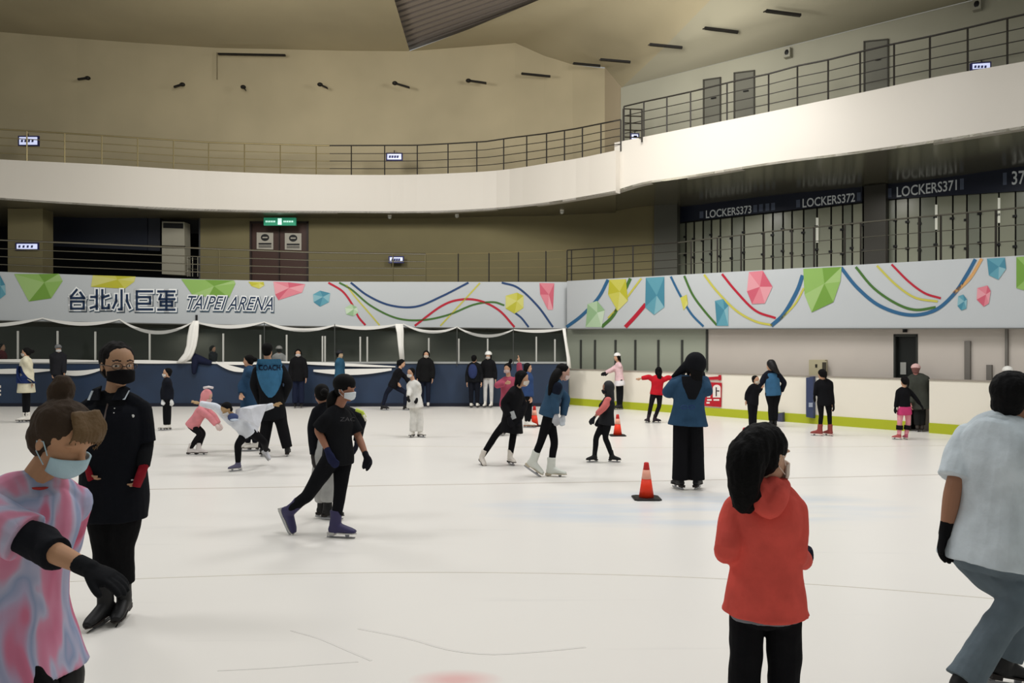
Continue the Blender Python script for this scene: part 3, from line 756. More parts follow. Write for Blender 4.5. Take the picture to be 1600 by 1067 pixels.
for r0, r1 in ((rowA, rowM), (rowM, rowB), (rowB, rowC)):
    for i in range(i0 - 1): b.face([r0[i], r0[i + 1], r1[i + 1], r1[i]], M_ceil if i < 6 else M_dimceil)
oc = b.obj('ceiling_right', smooth=True); struct(oc)
# louvred grille between the ceiling sheets
lv = thing('ceiling_louvre', 'dark ribbed louvre panel wedged between the ceiling sheets at the top', 'louvre', W(680, 20, 25.2))
Mlb = mat('louvre_back', (24, 21, 19), .7); Mls = mat('louvre_slat', (132, 122, 114), .5)
zl = 12.75
def zpt(px, py, z=zl): return W(px, py, (z - EYE) * F / (HOR - py))
left_edge = lambda y: lerp(y, [-190, 0, 25, 50, 77], [540, 603, 617, 624, 630])
b = MB(); b.prism([zpt(left_edge(-190), -190, 12.9), zpt(603, 0, 12.9), zpt(617, 25, 12.9), zpt(624, 50, 12.9), zpt(631, 79, 12.9), zpt(842, 0, 12.9), zpt(1365, -190, 12.9)], (0, 0, .15), Mlb); b.obj('backing', lv)
sb = MB()
for i in range(38):
    # slats parallel to the right edge
    k = i * 19.5 - 3
    y0 = 77 - k * .40
    pa = (left_edge(y0), y0); 
    yb = y0 - (842 + 600 - pa[0]) * .345
    a, c_ = zpt(pa[0], pa[1]), zpt(pa[0] + 700, pa[1] - 700 * .345 - 0)
    c_ = zpt(pa[0] + 520, pa[1] - 520 * (.355 - .0022 * i))
    d = (c_ - a).normalized(); s_ = V((-d.y, d.x, 0))
    if y0 < -120: break
    bb = MB(); bb.obox((a + c_) / 2, ((c_ - a) / 2, s_ * .10, V((0, 0, .04))), Mls); bb.obj('slat', lv)
b = MB(); b.tube([zpt(630, 78, 12.8), zpt(842, 0, 12.8), zpt(1365, -190, 12.8)], .05, mat('pale_edge', (190, 182, 150), .6)); b.obj('edge_trim', lv)

# slot fittings hanging on wall and ceiling
M_slot = mat('slot_black', (24, 21, 18), .5)
for i, (x0, y0, x1, y1, Y, lb) in enumerate(((341, 84.5, 446, 86.5, 28.3, 'long thin dark track high on the olive wall'), (122, 124, 137, 122, 28.2, 'short dark rod fitting on the olive wall, first from the wall end'), (272, 136, 285, 132, 28.3, 'short dark rod fitting below the long track start'),
                                 (380, 136, 384, 141, 28.3, 'tiny dark stub fitting below the long track'), (500, 132, 512, 138, 28.3, 'short dark rod fitting right of the long track'), (617, 130, 640, 137, 28.2, 'short slanted dark rod under the louvre tip'),
                                 (732, 126, 760, 130, 28.0, 'medium dark rod on the olive wall right of the louvre tip'), (815, 115, 860, 119.5, 27.6, 'dark rod on the olive wall under the ceiling curve'), (896, 99, 938, 103, 26.6, 'dark rod at the top corner of the olive wall'),
                                 (938, 93, 985, 97, 24.7, 'dark ceiling rod just past the wall corner'), (1015, 69.5, 1066, 74.5, 22.8, 'dark ceiling rod, second past the wall corner'), (1101, 44, 1153, 50.5, 21.6, 'dark ceiling rod, third past the wall corner'), (1197, 17, 1251, 24, 19.8, 'dark ceiling rod, highest and last in the row'))):
    b = MB(); p, q = W(x0, y0, Y), W(x1, y1, Y - .05); hh_ = .028 if i != 0 else .03
    b.obox((p + q) / 2, ((q - p) / 2, V((0, .05, 0)), V((0, 0, hh_))), M_slot); b.tube([p, p + V((0, .18, .05))], .02, M_slot)
    if 0 < i < 7: b.ell(W(x1 if x0 < 300 else x0, y1 if x0 < 300 else y0, Y - .02), ((.1, 0, 0), (0, .1, 0), (0, 0, .07)), M_slot, 10, 6)
    tag(b.obj('rod_light'), lb, 'light fitting', 'dark rod fittings along the upper wall and ceiling')
b = MB(); b.obox(W(339, 103, 28.75), (V((.012, 0, 0)), V((0, .03, 0)), V((0, 0, .48))), mat('joint', (140, 130, 106), .9)); struct(b.obj('trim_10'))

# upper doors
for i, (x0, x1, yt0, yt1, yb0) in enumerate(((1099, 1125, 126, 122, 195), (1147, 1178, 115, 111, 188), (1350, 1387, 66, 62, 145))):
    b = MB(); b.prism([UR.pt(x0, yt0, .02), UR.pt(x1, yt1, .02), V((UR.pt(x1, 0, .02).x, UR.pt(x1, 0, .02).y, 7.4)), V((UR.pt(x0, 0, .02).x, UR.pt(x0, 0, .02).y, 7.4))], -UR.n3 * .05, mat('grey_door', (112, 111, 100), .6)); o = b.obj('door_%d' % (i + 3)); struct(o)
    b = MB()
    for a, c_, u0, u1 in ((x0 - 1, x0 + 1, yt0 - 1, 230), (x1 - 1, x1 + 1, yt1 - 1, 230)):
        p, q = UR.pt(a, u0, .05), UR.pt(c_, u0, .05); b.prism([p, q, V((q.x, q.y, 7.4)), V((p.x, p.y, 7.4))], -UR.n3 * .05, mat('door_frame_dark', (70, 68, 60), .6))
    b.prism([UR.pt(x0 - 1, yt0 - 2, .05), UR.pt(x1 + 1, yt1 - 2, .05), UR.pt(x1 + 1, yt1, .05), UR.pt(x0 - 1, yt0, .05)], -UR.n3 * .05, mat('door_frame_dark', (70, 68, 60), .6)); b.obj('door_frame', o)
    b = MB(); xm = (x0 + x1) / 2; b.prism([UR.pt(xm - 1, yt0 + 27, .05), UR.pt(xm + 7, yt0 + 25.5, .05), UR.pt(xm + 7, yt0 + 27.5, .05), UR.pt(xm - 1, yt0 + 29, .05)], UR.n3 * .02, M_black); b.obj('door_plate', o)
for x, y, lb in ((1231, 83, 'small wall speaker between the grey upper doors'), (1527, 8, 'small wall speaker at the top corner beyond the last door')):
    b = MB(); p = UR.pt(x, y, .1); b.obox(p, (UR.d3 * .09, UR.n3 * .09, V((0, 0, .13))), mat('speaker_case', (150, 148, 134), .6)); b.ell(p + UR.n3 * .09, (UR.d3 * .06, UR.n3 * .02, V((0, 0, .08))), M_black, 12, 6); tag(b.obj('wall_speaker'), lb, 'speaker')


# ---------------------------------------------------------------- railings
def railing(name, lab, pts_bot, pts_top, posts, mp_, mr, nr=3, rail_r=.022, group=None, drop=0.):
    """pts: dense lists of 3-D points; posts: indices into them (floats)"""
    t = thing(name, lab, 'railing', pts_bot[0], group)
    b = MB(); b.tube(pts_top, rail_r, mr, 6); b.obj('handrail', t)
    for k in range(nr):
        f_ = (k + 1) / (nr + 1); b = MB(); b.tube([p.lerp(q, f_ - .02) for p, q in zip(pts_bot, pts_top)], rail_r * .55, mr, 6); b.obj('rail', t)
    for p, q in posts:
        b = MB(); b.tube([p, q], .022, mp_, 6); b.obj('post', t)
    return t


def front_at(front, px, dy=.11):
    xs_ = [800 + p.x / p.y * F for p, r in front]
    Y = lerp(px, xs_, [p.y for p, r in front]); z = lerp(px, xs_, [p.z for p, r in front])
    return W(px, 500, Y + dy).xy, Y + dy, z


def rail_on(front, x0, x1, n, ytop, posts, name, lab, mp_, mr, **kw):
    bot, top = [], []
    for i in range(n):
        x = x0 + (x1 - x0) * i / (n - 1); xy, Y, z = front_at(front, x); bot.append(V((xy.x, xy.y, z))); top.append(W(x, ytop(x), Y))
    ps = []
    for x in posts:
        xy, Y, z = front_at(front, x); ps.append((V((xy.x, xy.y, z)), W(x, ytop(x), Y)))
    return railing(name, lab, bot, top, ps, mp_, mr, **kw)


ytA = lambda x: lerp(x, [-260, 0, 100, 272, 326, 500, 650, 700, 760, 800, 850, 900, 970], [185, 202, 208, 219, 222.5, 227.5, 227, 224.5, 221, 215, 209, 201, 187])
M_olivs = mat('olive_steel', (140, 128, 92), .35, metal=.5)
rail_on(fA, -260, 515, 40, ytA, [-14, 42, 101, 159, 215, 271, 326, 382, 438, 494], 'railing', 'olive-tinted steel railing on the left half of the curved balcony', M_olivs, M_olivs, nr=3, rail_r=.025)
rail_on(fA, 515, 970, 40, ytA, [549, 601, 652, 700, 745, 787, 823, 854, 882, 910, 939, 970], 'railing', 'dark railing along the rising curve of the balcony up to the corner', M_railb, M_railb, nr=3)
ytB = lambda x: lerp(x, [966, 1006, 1042, 1079, 1147, 1201, 1246, 1294, 1344, 1397, 1453, 1512, 1574, 1700], [168.5, 159, 151.5, 143.5, 127, 115.5, 103, 93.5, 81, 68.5, 57, 43.5, 28.5, 0])
rail_on(fB, 975, 1760, 50, ytB, [975, 1006, 1042, 1079, 1136, 1201, 1246, 1294, 1344, 1397, 1453, 1512, 1574, 1640], 'railing', 'dark railing on the straight balcony climbing to the top corner', M_railb, M_railb, nr=3)
# little return gate at the railing corner
g = thing('railing_return', 'short railing return turning back at the balcony step', 'railing', W(990, 222, 24.0))
for x, Y in ((974, 24.6), (985, 25.0), (1003, 23.3)):
    b = MB(); b.tube([W(x, 222, Y), W(x, 170, Y)], .025, M_railb); b.obj('post', g)
for y in (170, 181, 192, 203, 214):
    b = MB(); b.tube([W(974, y, 24.6), W(1003, y + 1, 23.3)], .018, M_railb); b.obj('rail', g)

# lower railing on the banner top
def lowpts(x, off):
    if x < 886: p = LW.pt(x, topL(x), off)
    else: p = RW.pt(x, topR(x), off)
    return p
def low_rail(x0, x1, ytop, posts, lab, m1, m2, **kw):
    bot, top = [], []
    for i in range(30):
        x = x0 + (x1 - x0) * i / 29; p = lowpts(x, -.1); bot.append(p); top.append(W(x, ytop(x), p.y))
    ps = [(lowpts(x, -.1), W(x, ytop(x), lowpts(x, -.1).y)) for x in posts]
    railing('railing', lab, bot, top, ps, m1, m2, **kw)
ytL = lambda x: lerp(x, [-250, 0, 315, 480, 665, 760, 886, 1020, 1060, 1200, 1385, 1600, 1900], [366, 375, 388, 394, 397, 395.5, 391, 382, 379, 362, 344, 324, 298])
low_rail(-250, 665, ytL, [-60, 342, 614, 665], 'bright steel railing above the arena lettering banner', mat('steel_dull', (120, 112, 84), .35, metal=.9), M_steel, nr=3, rail_r=.028)
low_rail(665, 886, ytL, [716, 764, 810, 853, 886], 'dim olive railing above the looping ribbons', M_railb, M_olivs, nr=3, rail_r=.016)
low_rail(886, 1060, ytL, [893, 928, 959, 989, 1020], 'dark railing between the curved wall and the grey pillar', M_railb, M_railb, nr=3, rail_r=.016)
low_rail(1060, 1900, ytL, [1080, 1121, 1158, 1194, 1237, 1272, 1320, 1345, 1386, 1436, 1470, 1512, 1556, 1640], 'dark railing in front of the lockers', M_railb, mat('rail_grey', (92, 90, 80), .4, metal=.6), nr=2, rail_r=.018)

# ---------------------------------------------------------------- lockers
LK = Plane(tuple(W(1060, 0, 27.3).xy), tuple(W(1600, 0, 20.9).xy))
b = MB(); p, q = LK.pt(1058, 400, -.3), LK.pt(1900, 400, -.3); b.prism([V((p.x, p.y, ZM)), V((q.x, q.y, ZM)), V((q.x, q.y, 7.2)), V((p.x, p.y, 7.2))], -LK.n3 * .1, mat('locker_back_wall', (40, 42, 40), .7)); struct(b.obj('wall_locker_back'))
sy0 = lambda x: lerp(x, [1060, 1350, 1600], [331, 296, 262]); sy1 = lambda x: lerp(x, [1060, 1350, 1600], [348, 316, 289])
M_lk = mat('locker_glass', (142, 144, 124), .3, spec=.5); M_lk2 = mat('locker_glass_dim', (120, 124, 108), .3, spec=.5)
xsL = [1060, 1072, 1085, 1099, 1112, 1126, 1144, 1163, 1193, 1208, 1224, 1238, 1256, 1277, 1299, 1317, 1332, 1349]
xsR = [1385, 1400, 1419, 1438, 1463, 1489, 1511, 1532, 1561, 1587, 1612]
cnt = 0
words_ = ['first', 'second', 'third', 'fourth', 'fifth', 'sixth', 'seventh', 'eighth', 'ninth', 'tenth', 'eleventh', 'twelfth', 'thirteenth', 'fourteenth', 'fifteenth', 'sixteenth', 'seventeenth']
for bank, xs_ in (('between the grey pillar and dark column', xsL), ('right of the dark column', xsR)):
    for i, (a, c_) in enumerate(zip(xs_[:-1], xs_[1:])):
        lk = thing('locker', 'pale tall locker door, %s in the bank %s' % (words_[i], bank), 'locker', V((*LK.pt((a + c_) / 2, 400).xy, ZM)), 'tall lockers behind the railing')
        def zz(x, y, off): return LK.pt(x, y, off)
        b = MB(); p, q = LK.pt(a + .6, 400, -.02), LK.pt(c_ - .6, 400, -.02); b.prism([V((p.x, p.y, ZM)), V((q.x, q.y, ZM)), LK.pt(c_ - .6, sy1(c_), -.02), LK.pt(a + .6, sy1(a), -.02)], -LK.n3 * .25, mat('locker_body', (44, 44, 38), .6)); b.obj('body', lk)
        b = MB(); p, q = LK.pt(a + 1.4, 400, .0), LK.pt(c_ - 1.4, 400, .0); b.prism([V((p.x, p.y, ZM + .05)), V((q.x, q.y, ZM + .05)), LK.pt(c_ - 1.4, sy1(c_) + 2, 0), LK.pt(a + 1.4, sy1(a) + 2, 0)], LK.n3 * .02, M_lk if (i * 7) % 3 else M_lk2); dr_ = b.obj('door', lk)
        for yy in (.28, .62):
            y_ = sy1(c_) + yy * (430 - sy1(c_)) + (i % 3) * 4; b = MB(); b.obox(LK.pt(c_ - 1.5, y_, .04), (LK.d3 * .05, LK.n3 * .02, V((0, 0, .03))), M_black); b.obj('hinge', dr_)
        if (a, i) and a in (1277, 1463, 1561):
            b = MB(); p = [LK.pt(a - 2, sy1(a) + 16, .05), LK.pt(a + 2, sy1(a) + 16, .05), LK.pt(a + 2, sy1(a) + 55, .05), LK.pt(a - 2, sy1(a) + 55, .05)]; b.prism(p, LK.n3 * .01, mat('glint', (214, 214, 200), .3, emit=.25)); b.obj('glint_strip', lk)  # bright glint at a locker gap, put in as a faintly glowing strip
# dark column between the banks
b = MB(); p, q = LK.pt(1350, 400, .35), LK.pt(1384, 400, .35); b.prism([V((p.x, p.y, ZM)), V((q.x, q.y, ZM)), V((q.x, q.y, 6.45)), V((p.x, p.y, 6.45))], -LK.n3 * .5, mat('column_dark', (54, 52, 46), .5)); struct(b.obj('wall_column_middle'))
# sign fascia over the lockers
MNV = mat('sign_navy', (26, 32, 50), .5); MLT = mat('sign_letter', (186, 190, 190), .5, emit=.12)
for x0, x1, txts, lb in ((1060, 1349, [('LOCKERS373', 1103, 1174), ('LOCKERS372', 1254, 1336)], 'navy sign fascia reading LOCKERS 373 and 372 over the first lockers'),
                         (1385, 1760, [('LOCKERS371', 1401, 1495), ('370', 1581, 1612)], 'navy sign fascia reading LOCKERS 371 over the lockers right of the column')):
    t = thing('locker_sign', lb, 'sign', LK.pt(x0, sy1(x0), .02))
    b = MB(); b.prism([LK.pt(x0, sy0(x0) - 12, .02), LK.pt(x1, sy0(x1) - 20, .02), LK.pt(x1, sy1(x1), .02), LK.pt(x0, sy1(x0), .02)], LK.n3 * .1, MNV); b.obj('board', t)  # navy carried above the sign, painting in the dark reflection there
    for s_, a, c_ in txts:
        b = MB(); yt_, yb_ = sy0(a) + 3, sy1(a) - 2; sk = (sy0(c_) + sy1(c_) - sy0(a) - sy1(a)) / 2
        text_on(b, LK, s_, a, c_, yt_, yb_, MLT, .125, 0, .012, sk); b.obj('lettering', t)
    b = MB()
    for x in ((1096, 1180, 1189, 1199, 1208, 1247, 1342) if x0 < 1100 else (1390, 1503, 1570)):
        b.prism([LK.pt(x - 3, sy0(x) + 4, .123), LK.pt(x + 3, sy0(x) + 3.4, .123), LK.pt(x + 3, sy1(x) - 3.6, .123), LK.pt(x - 3, sy1(x) - 3, .123)], LK.n3 * .004, mat('sign_icon', (90, 100, 122), .5))
    b.obj('lettering', t)


# ---------------------------------------------------------------- cones
def cone(px, ybase, hpx, lab):
    Y = EYE * F / (ybase - HOR + .0) ; Y = EYE * F / (ybase - 4 * hpx / 58 - HOR); p = W(px, ybase, Y); k = hpx / F * Y; k = k * .98
    root = thing('traffic_cone', lab, 'cone', (p.x, p.y, 0), 'orange traffic cones on the ice')
    Mo = mat('cone_orange', (236, 58, 28), .5); Mt = mat('cone_tip', (196, 40, 36), .5)
    def lathe(prof, m, n=24):
        b = MB(); b.rings([[V((p.x + r * math.cos(t), p.y + r * math.sin(t), z)) for t in [2 * math.pi * j / n for j in range(n)]] for r, z in prof], m); return b
    rr = lambda z: .215 * k * (1 - z) + .062 * k * z
    lathe([(rr(.05), .05 * k), (rr(.55), .55 * k)], Mo).obj('body', root, True)
    lathe([(rr(.55) + .002, .55 * k), (rr(.8) + .002, .8 * k)], mat('reflective_band', (240, 170, 146), .35)).obj('reflective_band', root, True)
    lathe([(rr(.8), .8 * k), (rr(.985), .985 * k), (.045 * k, k)], Mt).obj('tip', root, True)
    b = MB(); s = .37 * k
    b.rings([[V((p.x + sx * s * f_, p.y + sy * s * f_, z)) for sx, sy in ((-1, -.8), (-.8, -1), (.8, -1), (1, -.8), (1, .8), (.8, 1), (-.8, 1), (-1, .8))] for f_, z in ((1, 0), (1, .035 * k), (.85, .05 * k))], M_black); b.obj('base', root)
cone(1010, 783, 58, 'largest orange traffic cone, standing left of the blue-jacketed coach')
cone(965, 683, 34, 'small orange cone behind the hooded child')
cone(835, 668, 32, 'orange cone partly hidden between the leaning skater and her neighbour')
b = MB(); b.ell(RB.pt(1165, 669, 3.2) if False else W(1163, 674, EYE * F / (678 - HOR)), ((.04, 0, 0), (0, .04, 0), (0, 0, .07)), mat('small_red', (206, 48, 60), .5)); 
o = b.obj('ice_marker', smooth=True); o.location.z -= min((o.matrix_world @ v.co).z for v in o.data.vertices); tag(o, 'tiny red marker on the ice just left of the dark-haired girl in orange', 'marker')

# ================================================================ people
DG = bpy.context.evaluated_depsgraph_get


def remesh(mb, name, vox, mats, smooth=3, parent=None, fold=0., fscale=6., origin=None, fstretch=(1, 1, .5), zcut=None):
    """fuse the overlapping solids of mb into one continuous skin"""
    me = mb.mesh(name, mats[:1])
    t = bpy.data.objects.new('tmp', me); COL.objects.link(t)
    r = t.modifiers.new('r', 'REMESH'); r.mode = 'VOXEL'; r.voxel_size = vox; r.adaptivity = 0
    if smooth:
        s_ = t.modifiers.new('s', 'SMOOTH'); s_.iterations = smooth; s_.factor = .5
    dg = DG(); dg.update()
    nm = bpy.data.meshes.new_from_object(t.evaluated_get(dg)); nm.name = name
    bpy.data.objects.remove(t); bpy.data.meshes.remove(me)
    nm.materials.clear()
    for m in mats: nm.materials.append(m)
    n = len(nm.vertices)
    if fold and n:
        co = np.empty(n * 3); nm.vertices.foreach_get('co', co); no = np.empty(n * 3); nm.vertices.foreach_get('normal', no)
        co = co.reshape(-1, 3); no = no.reshape(-1, 3); fs = fstretch
        d = np.array([noise.noise(V((c[0] * fscale * fs[0], c[1] * fscale * fs[1], c[2] * fscale * fs[2]))) + .45 * noise.noise(V((c[0] * fscale * 2.3 + 7, c[1] * fscale * 2.3, c[2] * fscale * 1.6))) for c in co])
        co += no * (d * fold)[:, None]; nm.vertices.foreach_set('co', co.ravel())
    nm.polygons.foreach_set('use_smooth', [True] * len(nm.polygons)); nm.update()
    o = bpy.data.objects.new(name, nm); COL.objects.link(o)
    if origin is not None:
        nm.transform(Matrix.Translation(-V(origin))); o.location = origin
    if parent is not None:
        o.parent = parent; o.matrix_parent_inverse = Matrix.Translation(-parent.location)
    return o


def catmull(pts, per=5):
    """smooth resample of [(Vector, radii...)]"""
    P_ = [np.array(p, float) for p in pts]; out = []
    if len(P_) < 3: per = 3
    for i in range(len(P_) - 1):
        p0 = P_[max(i - 1, 0)]; p1 = P_[i]; p2 = P_[i + 1]; p3 = P_[min(i + 2, len(P_) - 1)]
        for j in range(per):
            t = j / per; out.append(.5 * ((2 * p1) + (-p0 + p2) * t + (2 * p0 - 5 * p1 + 4 * p2 - p3) * t * t + (-p0 + 3 * p1 - 3 * p2 + p3) * t**3))
    out.append(P_[-1]); return out


def limb(b, pts, rads, n=14, per=5, flat0=False, flat1=False):
    q = catmull([(*p, r) for p, r in zip(pts, rads)], per)
    C_ = [V(x[:3]) for x in q]; R_ = [max(x[3], .002) for x in q]
    b.tube(C_, R_, None, n)
    if not flat0: b.ell(C_[0], ((R_[0], 0, 0), (0, R_[0], 0), (0, 0, R_[0])), None, n, 8)
    if not flat1: b.ell(C_[-1], ((R_[-1], 0, 0), (0, R_[-1], 0), (0, 0, R_[-1])), None, n, 8)


def loft(b, secs, l, f, n=24, per=4):
    """secs: (centre, half width along l, half depth along f)"""
    q = catmull([(*c, rw_, rd) for c, rw_, rd in secs], per); rings = []
    for x in q:
        c = V(x[:3]); rings.append([c + l * (x[3] * math.copysign(abs(math.cos(t)) ** .88, math.cos(t))) + f * (x[4] * math.copysign(abs(math.sin(t)) ** .92, math.sin(t))) for t in [2 * math.pi * j / n for j in range(n)]])
    b.rings(rings)


def fwd(yaw, pitch=0):
    a, p = math.radians(yaw), math.radians(pitch)
    return V((math.sin(a) * math.cos(p), -math.cos(a) * math.cos(p), -math.sin(p)))


def frame(a, f):
    a = a.normalized(); f = (f - a * a.dot(f)).normalized(); return a, f, a.cross(f)


def hand(b, wr, d, n, k, side, curl=22, m=0., thumb=35, spreadf=1.):
    """palm, four fingers and thumb; d = direction, n = palm normal"""
    d = d.normalized(); n = (n - d * d.dot(n)).normalized(); s_ = d.cross(n) * side    # towards the thumb
    pl = .088 * k
    rings = []
    for t, hw, th in ((-.25, .024, .020), (.05, .027, .019), (.4, .039, .017), (.8, .042, .015), (1.0, .038, .012)):
        c = wr + d * pl * t
        rings.append([c + s_ * (hw * k + m) * math.cos(q) + n * (th * k + m) * math.sin(q) for q in [2 * math.pi * j / 14 for j in range(14)]])
    b.rings(rings)
    for i, (off, L, r) in enumerate(((.030, .068, .0088), (.010, .077, .0092), (-.011, .071, .0088), (-.030, .055, .0078))):
        p = wr + d * pl * .93 + s_ * off * k; pts = [p - d * .015 * k, p]; dd = (d + s_ * off * 2.2 * spreadf).normalized(); a = math.radians(curl * (.7 + .12 * i))
        for seg in (.45, .31, .24):
            ax = dd.cross(n).normalized()
            dd = (dd * math.cos(a) + n * math.sin(a)).normalized(); n2_ = ax.cross(dd)
            pts.append(pts[-1] + dd * L * seg * k); n_ = n2_
        limb(b, pts, [(r * k + m)] * 3 + [(r * .92 * k + m), (r * .78 * k + m)], 8, 3)
    p = wr + d * pl * .22 + s_ * .024 * k; dd = (d * math.cos(math.radians(thumb)) + s_ * math.sin(math.radians(thumb)) + n * .35).normalized()
    pts = [p - dd * .012 * k, p, p + dd * .034 * k]; dd = (dd + d * .5 + n * .2).normalized(); pts.append(pts[-1] + dd * .034 * k); dd = (dd + d * .3).normalized(); pts.append(pts[-1] + dd * .022 * k)
    limb(b, pts, [.015 * k + m, .0145 * k + m, .0115 * k + m, .0105 * k + m, .0085 * k + m], 8, 3)


SKIN = (188, 146, 118)
NP = [0]


def person(lab, Y, H, yaw, P, N, C, arms, legs, top, bot, skate=(20, 20, 22), hair=('short', (16, 14, 14)), mask=None, glove=None, skin=SKIN, hd=None, hh=None,
           feet=(None, None), grd=(True, True), group='skaters on the ice', hat=None, extra=None, hcurl=22, sole=None, boot=1., build=1., handdir=(None, None), gz=0., sw=.094, sdrop=.046, facepaint=False, handn=(None, None)):
    """P hip centre, N neck base, C head centre: photo points at depth Y (an optional third number shifts the depth).
    arms / legs: ((elbow, wrist), (elbow, wrist)) for the person's left, right."""
    near = Y < 6; vox = .0048 if near else (.0085 if Y < 9.5 else (.011 if Y < 15 else .015))
    k = H / 1.7
    X = lambda p: W(p[0], p[1], Y + (p[2] if len(p) > 2 else 0))
    P3, N3, C3 = X(P), X(N), X(C)
    a, f, l = frame(N3 - P3, fwd(yaw))
    hh = hh or H / (7.0 if H > 1.35 else 6.2)
    hy, hp, hr = (hd or (yaw, 0, 0))[:3]
    hf = fwd(hy, hp); hl = V((math.cos(math.radians(hy)), math.sin(math.radians(hy)), 0)); hu = (-hf.cross(hl)).normalized()
    if hu.z < 0: hu = -hu
    if hr:
        R_ = Matrix.Rotation(math.radians(hr), 3, hf); hl = R_ @ hl; hu = R_ @ hu
    D = (P3 - N3).length
    base = V((P3.x, P3.y, gz))
    xx = lambda q: q[1][0]
    if arms[0] and arms[1] and abs(l.x) > .5 and (xx(arms[0]) - xx(arms[1])) * l.x < 0:
        arms = arms[::-1]; handdir = handdir[::-1]; handn = handn[::-1]
        if glove and (glove[0] is None or isinstance(glove[0], (tuple, list))): glove = glove[::-1]
    if abs(l.x) > .5 and (xx(legs[0]) - xx(legs[1])) * l.x < 0:
        legs = legs[::-1]; feet = feet[::-1]; grd = grd[::-1]
        if isinstance(skate[0], (tuple, list)): skate = skate[::-1]
    out = {}
    sh = {}; hip = {}; J_ = {}
    for i, s_ in ((0, 1), (1, -1)):
        sh[i] = N3 - a * sdrop * H + l * s_ * sw * H * build
        hip[i] = P3 + l * s_ * .052 * H
        e, w_ = arms[i] if arms[i] else ((None), (None))
        if e is None:
            E3 = sh[i] + V((0, 0, -.17 * H)) + l * s_ * .03 * H; W3 = E3 + V((0, 0, -.145 * H)) + f * .03 * H
        else: E3, W3 = X(e), X(w_)
        kn, an = legs[i]
        A3 = X(an)
        if grd[i]: A3 = V((A3.x, A3.y, gz + .135 * k))
        K3 = X(kn)
        if grd[i] and K3.z < A3.z + .2 * H: K3.z = A3.z + .22 * H
        J_[i] = (E3, W3, K3, A3)
    lsl = (top or {}).get('slv', 1.)
    # ---- the body: one continuous surface
    b = MB(); g = .86
    W_ = lambda x: x * H * build * g
    loft(b, [(P3 - a * .10 * D, W_(.06), W_(.05)), (P3, W_(.095), W_(.066)), (P3 + a * .4 * D, W_(.074), W_(.052)), (P3 + a * .72 * D, W_(.088), W_(.062)), (P3 + a * .9 * D, W_(.085), W_(.05)), (N3, W_(.045), W_(.042))], l, f)
    neckr = .032 * H
    limb(b, [N3 - a * .05 * H, N3 + a * .005 * H, C3 - hu * .32 * hh - hf * .08 * hh], [neckr * 1.25, neckr, neckr * .95])
    b.ell(C3 + hu * .13 * hh - hf * .03 * hh, (hl * .335 * hh, hf * .40 * hh, hu * .37 * hh), None, 28, 18)
    b.ell(C3 - hu * .16 * hh + hf * .09 * hh, (hl * .27 * hh, hf * .28 * hh, hu * .30 * hh), None, 24, 14)
    b.ell(C3 - hu * .38 * hh + hf * .22 * hh, (hl * .12 * hh, hf * .11 * hh, hu * .09 * hh), None, 14, 10)
    limb(b, [C3 + hu * .03 * hh + hf * .345 * hh, C3 - hu * .10 * hh + hf * .42 * hh], [.03 * hh, .052 * hh], 10, 3)
    if Y < 12:
        for s_ in (1, -1):
            b.ell(C3 + hl * s_ * .33 * hh - hf * .03 * hh - hu * .02 * hh, (hl * .03 * hh, hf * .065 * hh, hu * .12 * hh), None, 12, 8)
            b.ell(C3 + hl * s_ * .14 * hh + hf * .30 * hh + hu * .10 * hh, (hl * .12 * hh, hf * .05 * hh, hu * .035 * hh), None, 12, 8)
        b.ell(C3 - hu * .24 * hh + hf * .36 * hh, (hl * .09 * hh, hf * .035 * hh, hu * .04 * hh), None, 12, 8)
    for i, s_ in ((0, 1), (1, -1)):
        E3, W3, K3, A3 = J_[i]; S3 = sh[i]
        ga = .82 if lsl > .8 else .98
        limb(b, [S3, S3.lerp(E3, .5), E3, E3.lerp(W3, .4), W3], [x * k * ga * build for x in (.050, .043, .037, .036, .025)])
        dfa = (W3 - E3).normalized() if handdir[i] is None else V(handdir[i]).normalized()
        nn = V(handn[i]) if handn[i] else (-l * s_)
        if abs(nn.dot(dfa)) > .85: nn = f
        J_[i] = (E3, W3, K3, A3, dfa, nn)
        limb(b, [N3 + a * .022 * H, N3.lerp(S3, .5) + a * .012 * H, S3], [.022 * H, .026 * H, .027 * k * 1.7], 12, 4)
        hand(b, W3 + dfa * .012 * k, dfa, nn, k, s_, hcurl)
        limb(b, [hip[i] + a * .01, hip[i].lerp(K3, .45), K3, K3.lerp(A3, .35), A3], [x * k * .87 * build for x in (.088, .076, .056, .055, .038)])
        fy = feet[i] or (yaw, 0); fd = fwd(*fy)
        limb(b, [A3, A3 + fd * .06 * k - V((0, 0, .035 * k)) if grd[i] else A3 + fd * .02 * k], [.032 * k, .022 * k])
    ms = [mat('skin', skin, .6, spec=.3)]
    if near and facepaint: ms += [mat('eye_dark', (30, 22, 18), .3), mat('eye_white', (196, 186, 174), .4), mat('brow', (44, 32, 26), .9)]
    body = remesh(b, 'person', vox, ms, 3 if near else 2, origin=base)
    tag(body, lab, 'person', group); out['body'] = body
    if near and facepaint:
        me = body.data
        for p in me.polygons:
            c = V(p.center) + base - C3; x, y, z = c.dot(hl) / hh, c.dot(hf) / hh, c.dot(hu) / hh
            if y < .18: continue
            ax = abs(abs(x) - .145); az = abs(z - .005)
            if (ax / .026) ** 2 + (az / .024) ** 2 < 1: p.material_index = 1
            elif (ax / .062) ** 2 + (az / .026) ** 2 < 1: p.material_index = 2
            elif ax < .085 and abs(z - .115 - .02 * (1 - ax / .085)) < .018: p.material_index = 3
    fold = .010 if near else (.006 if Y < 9.5 else 0.)
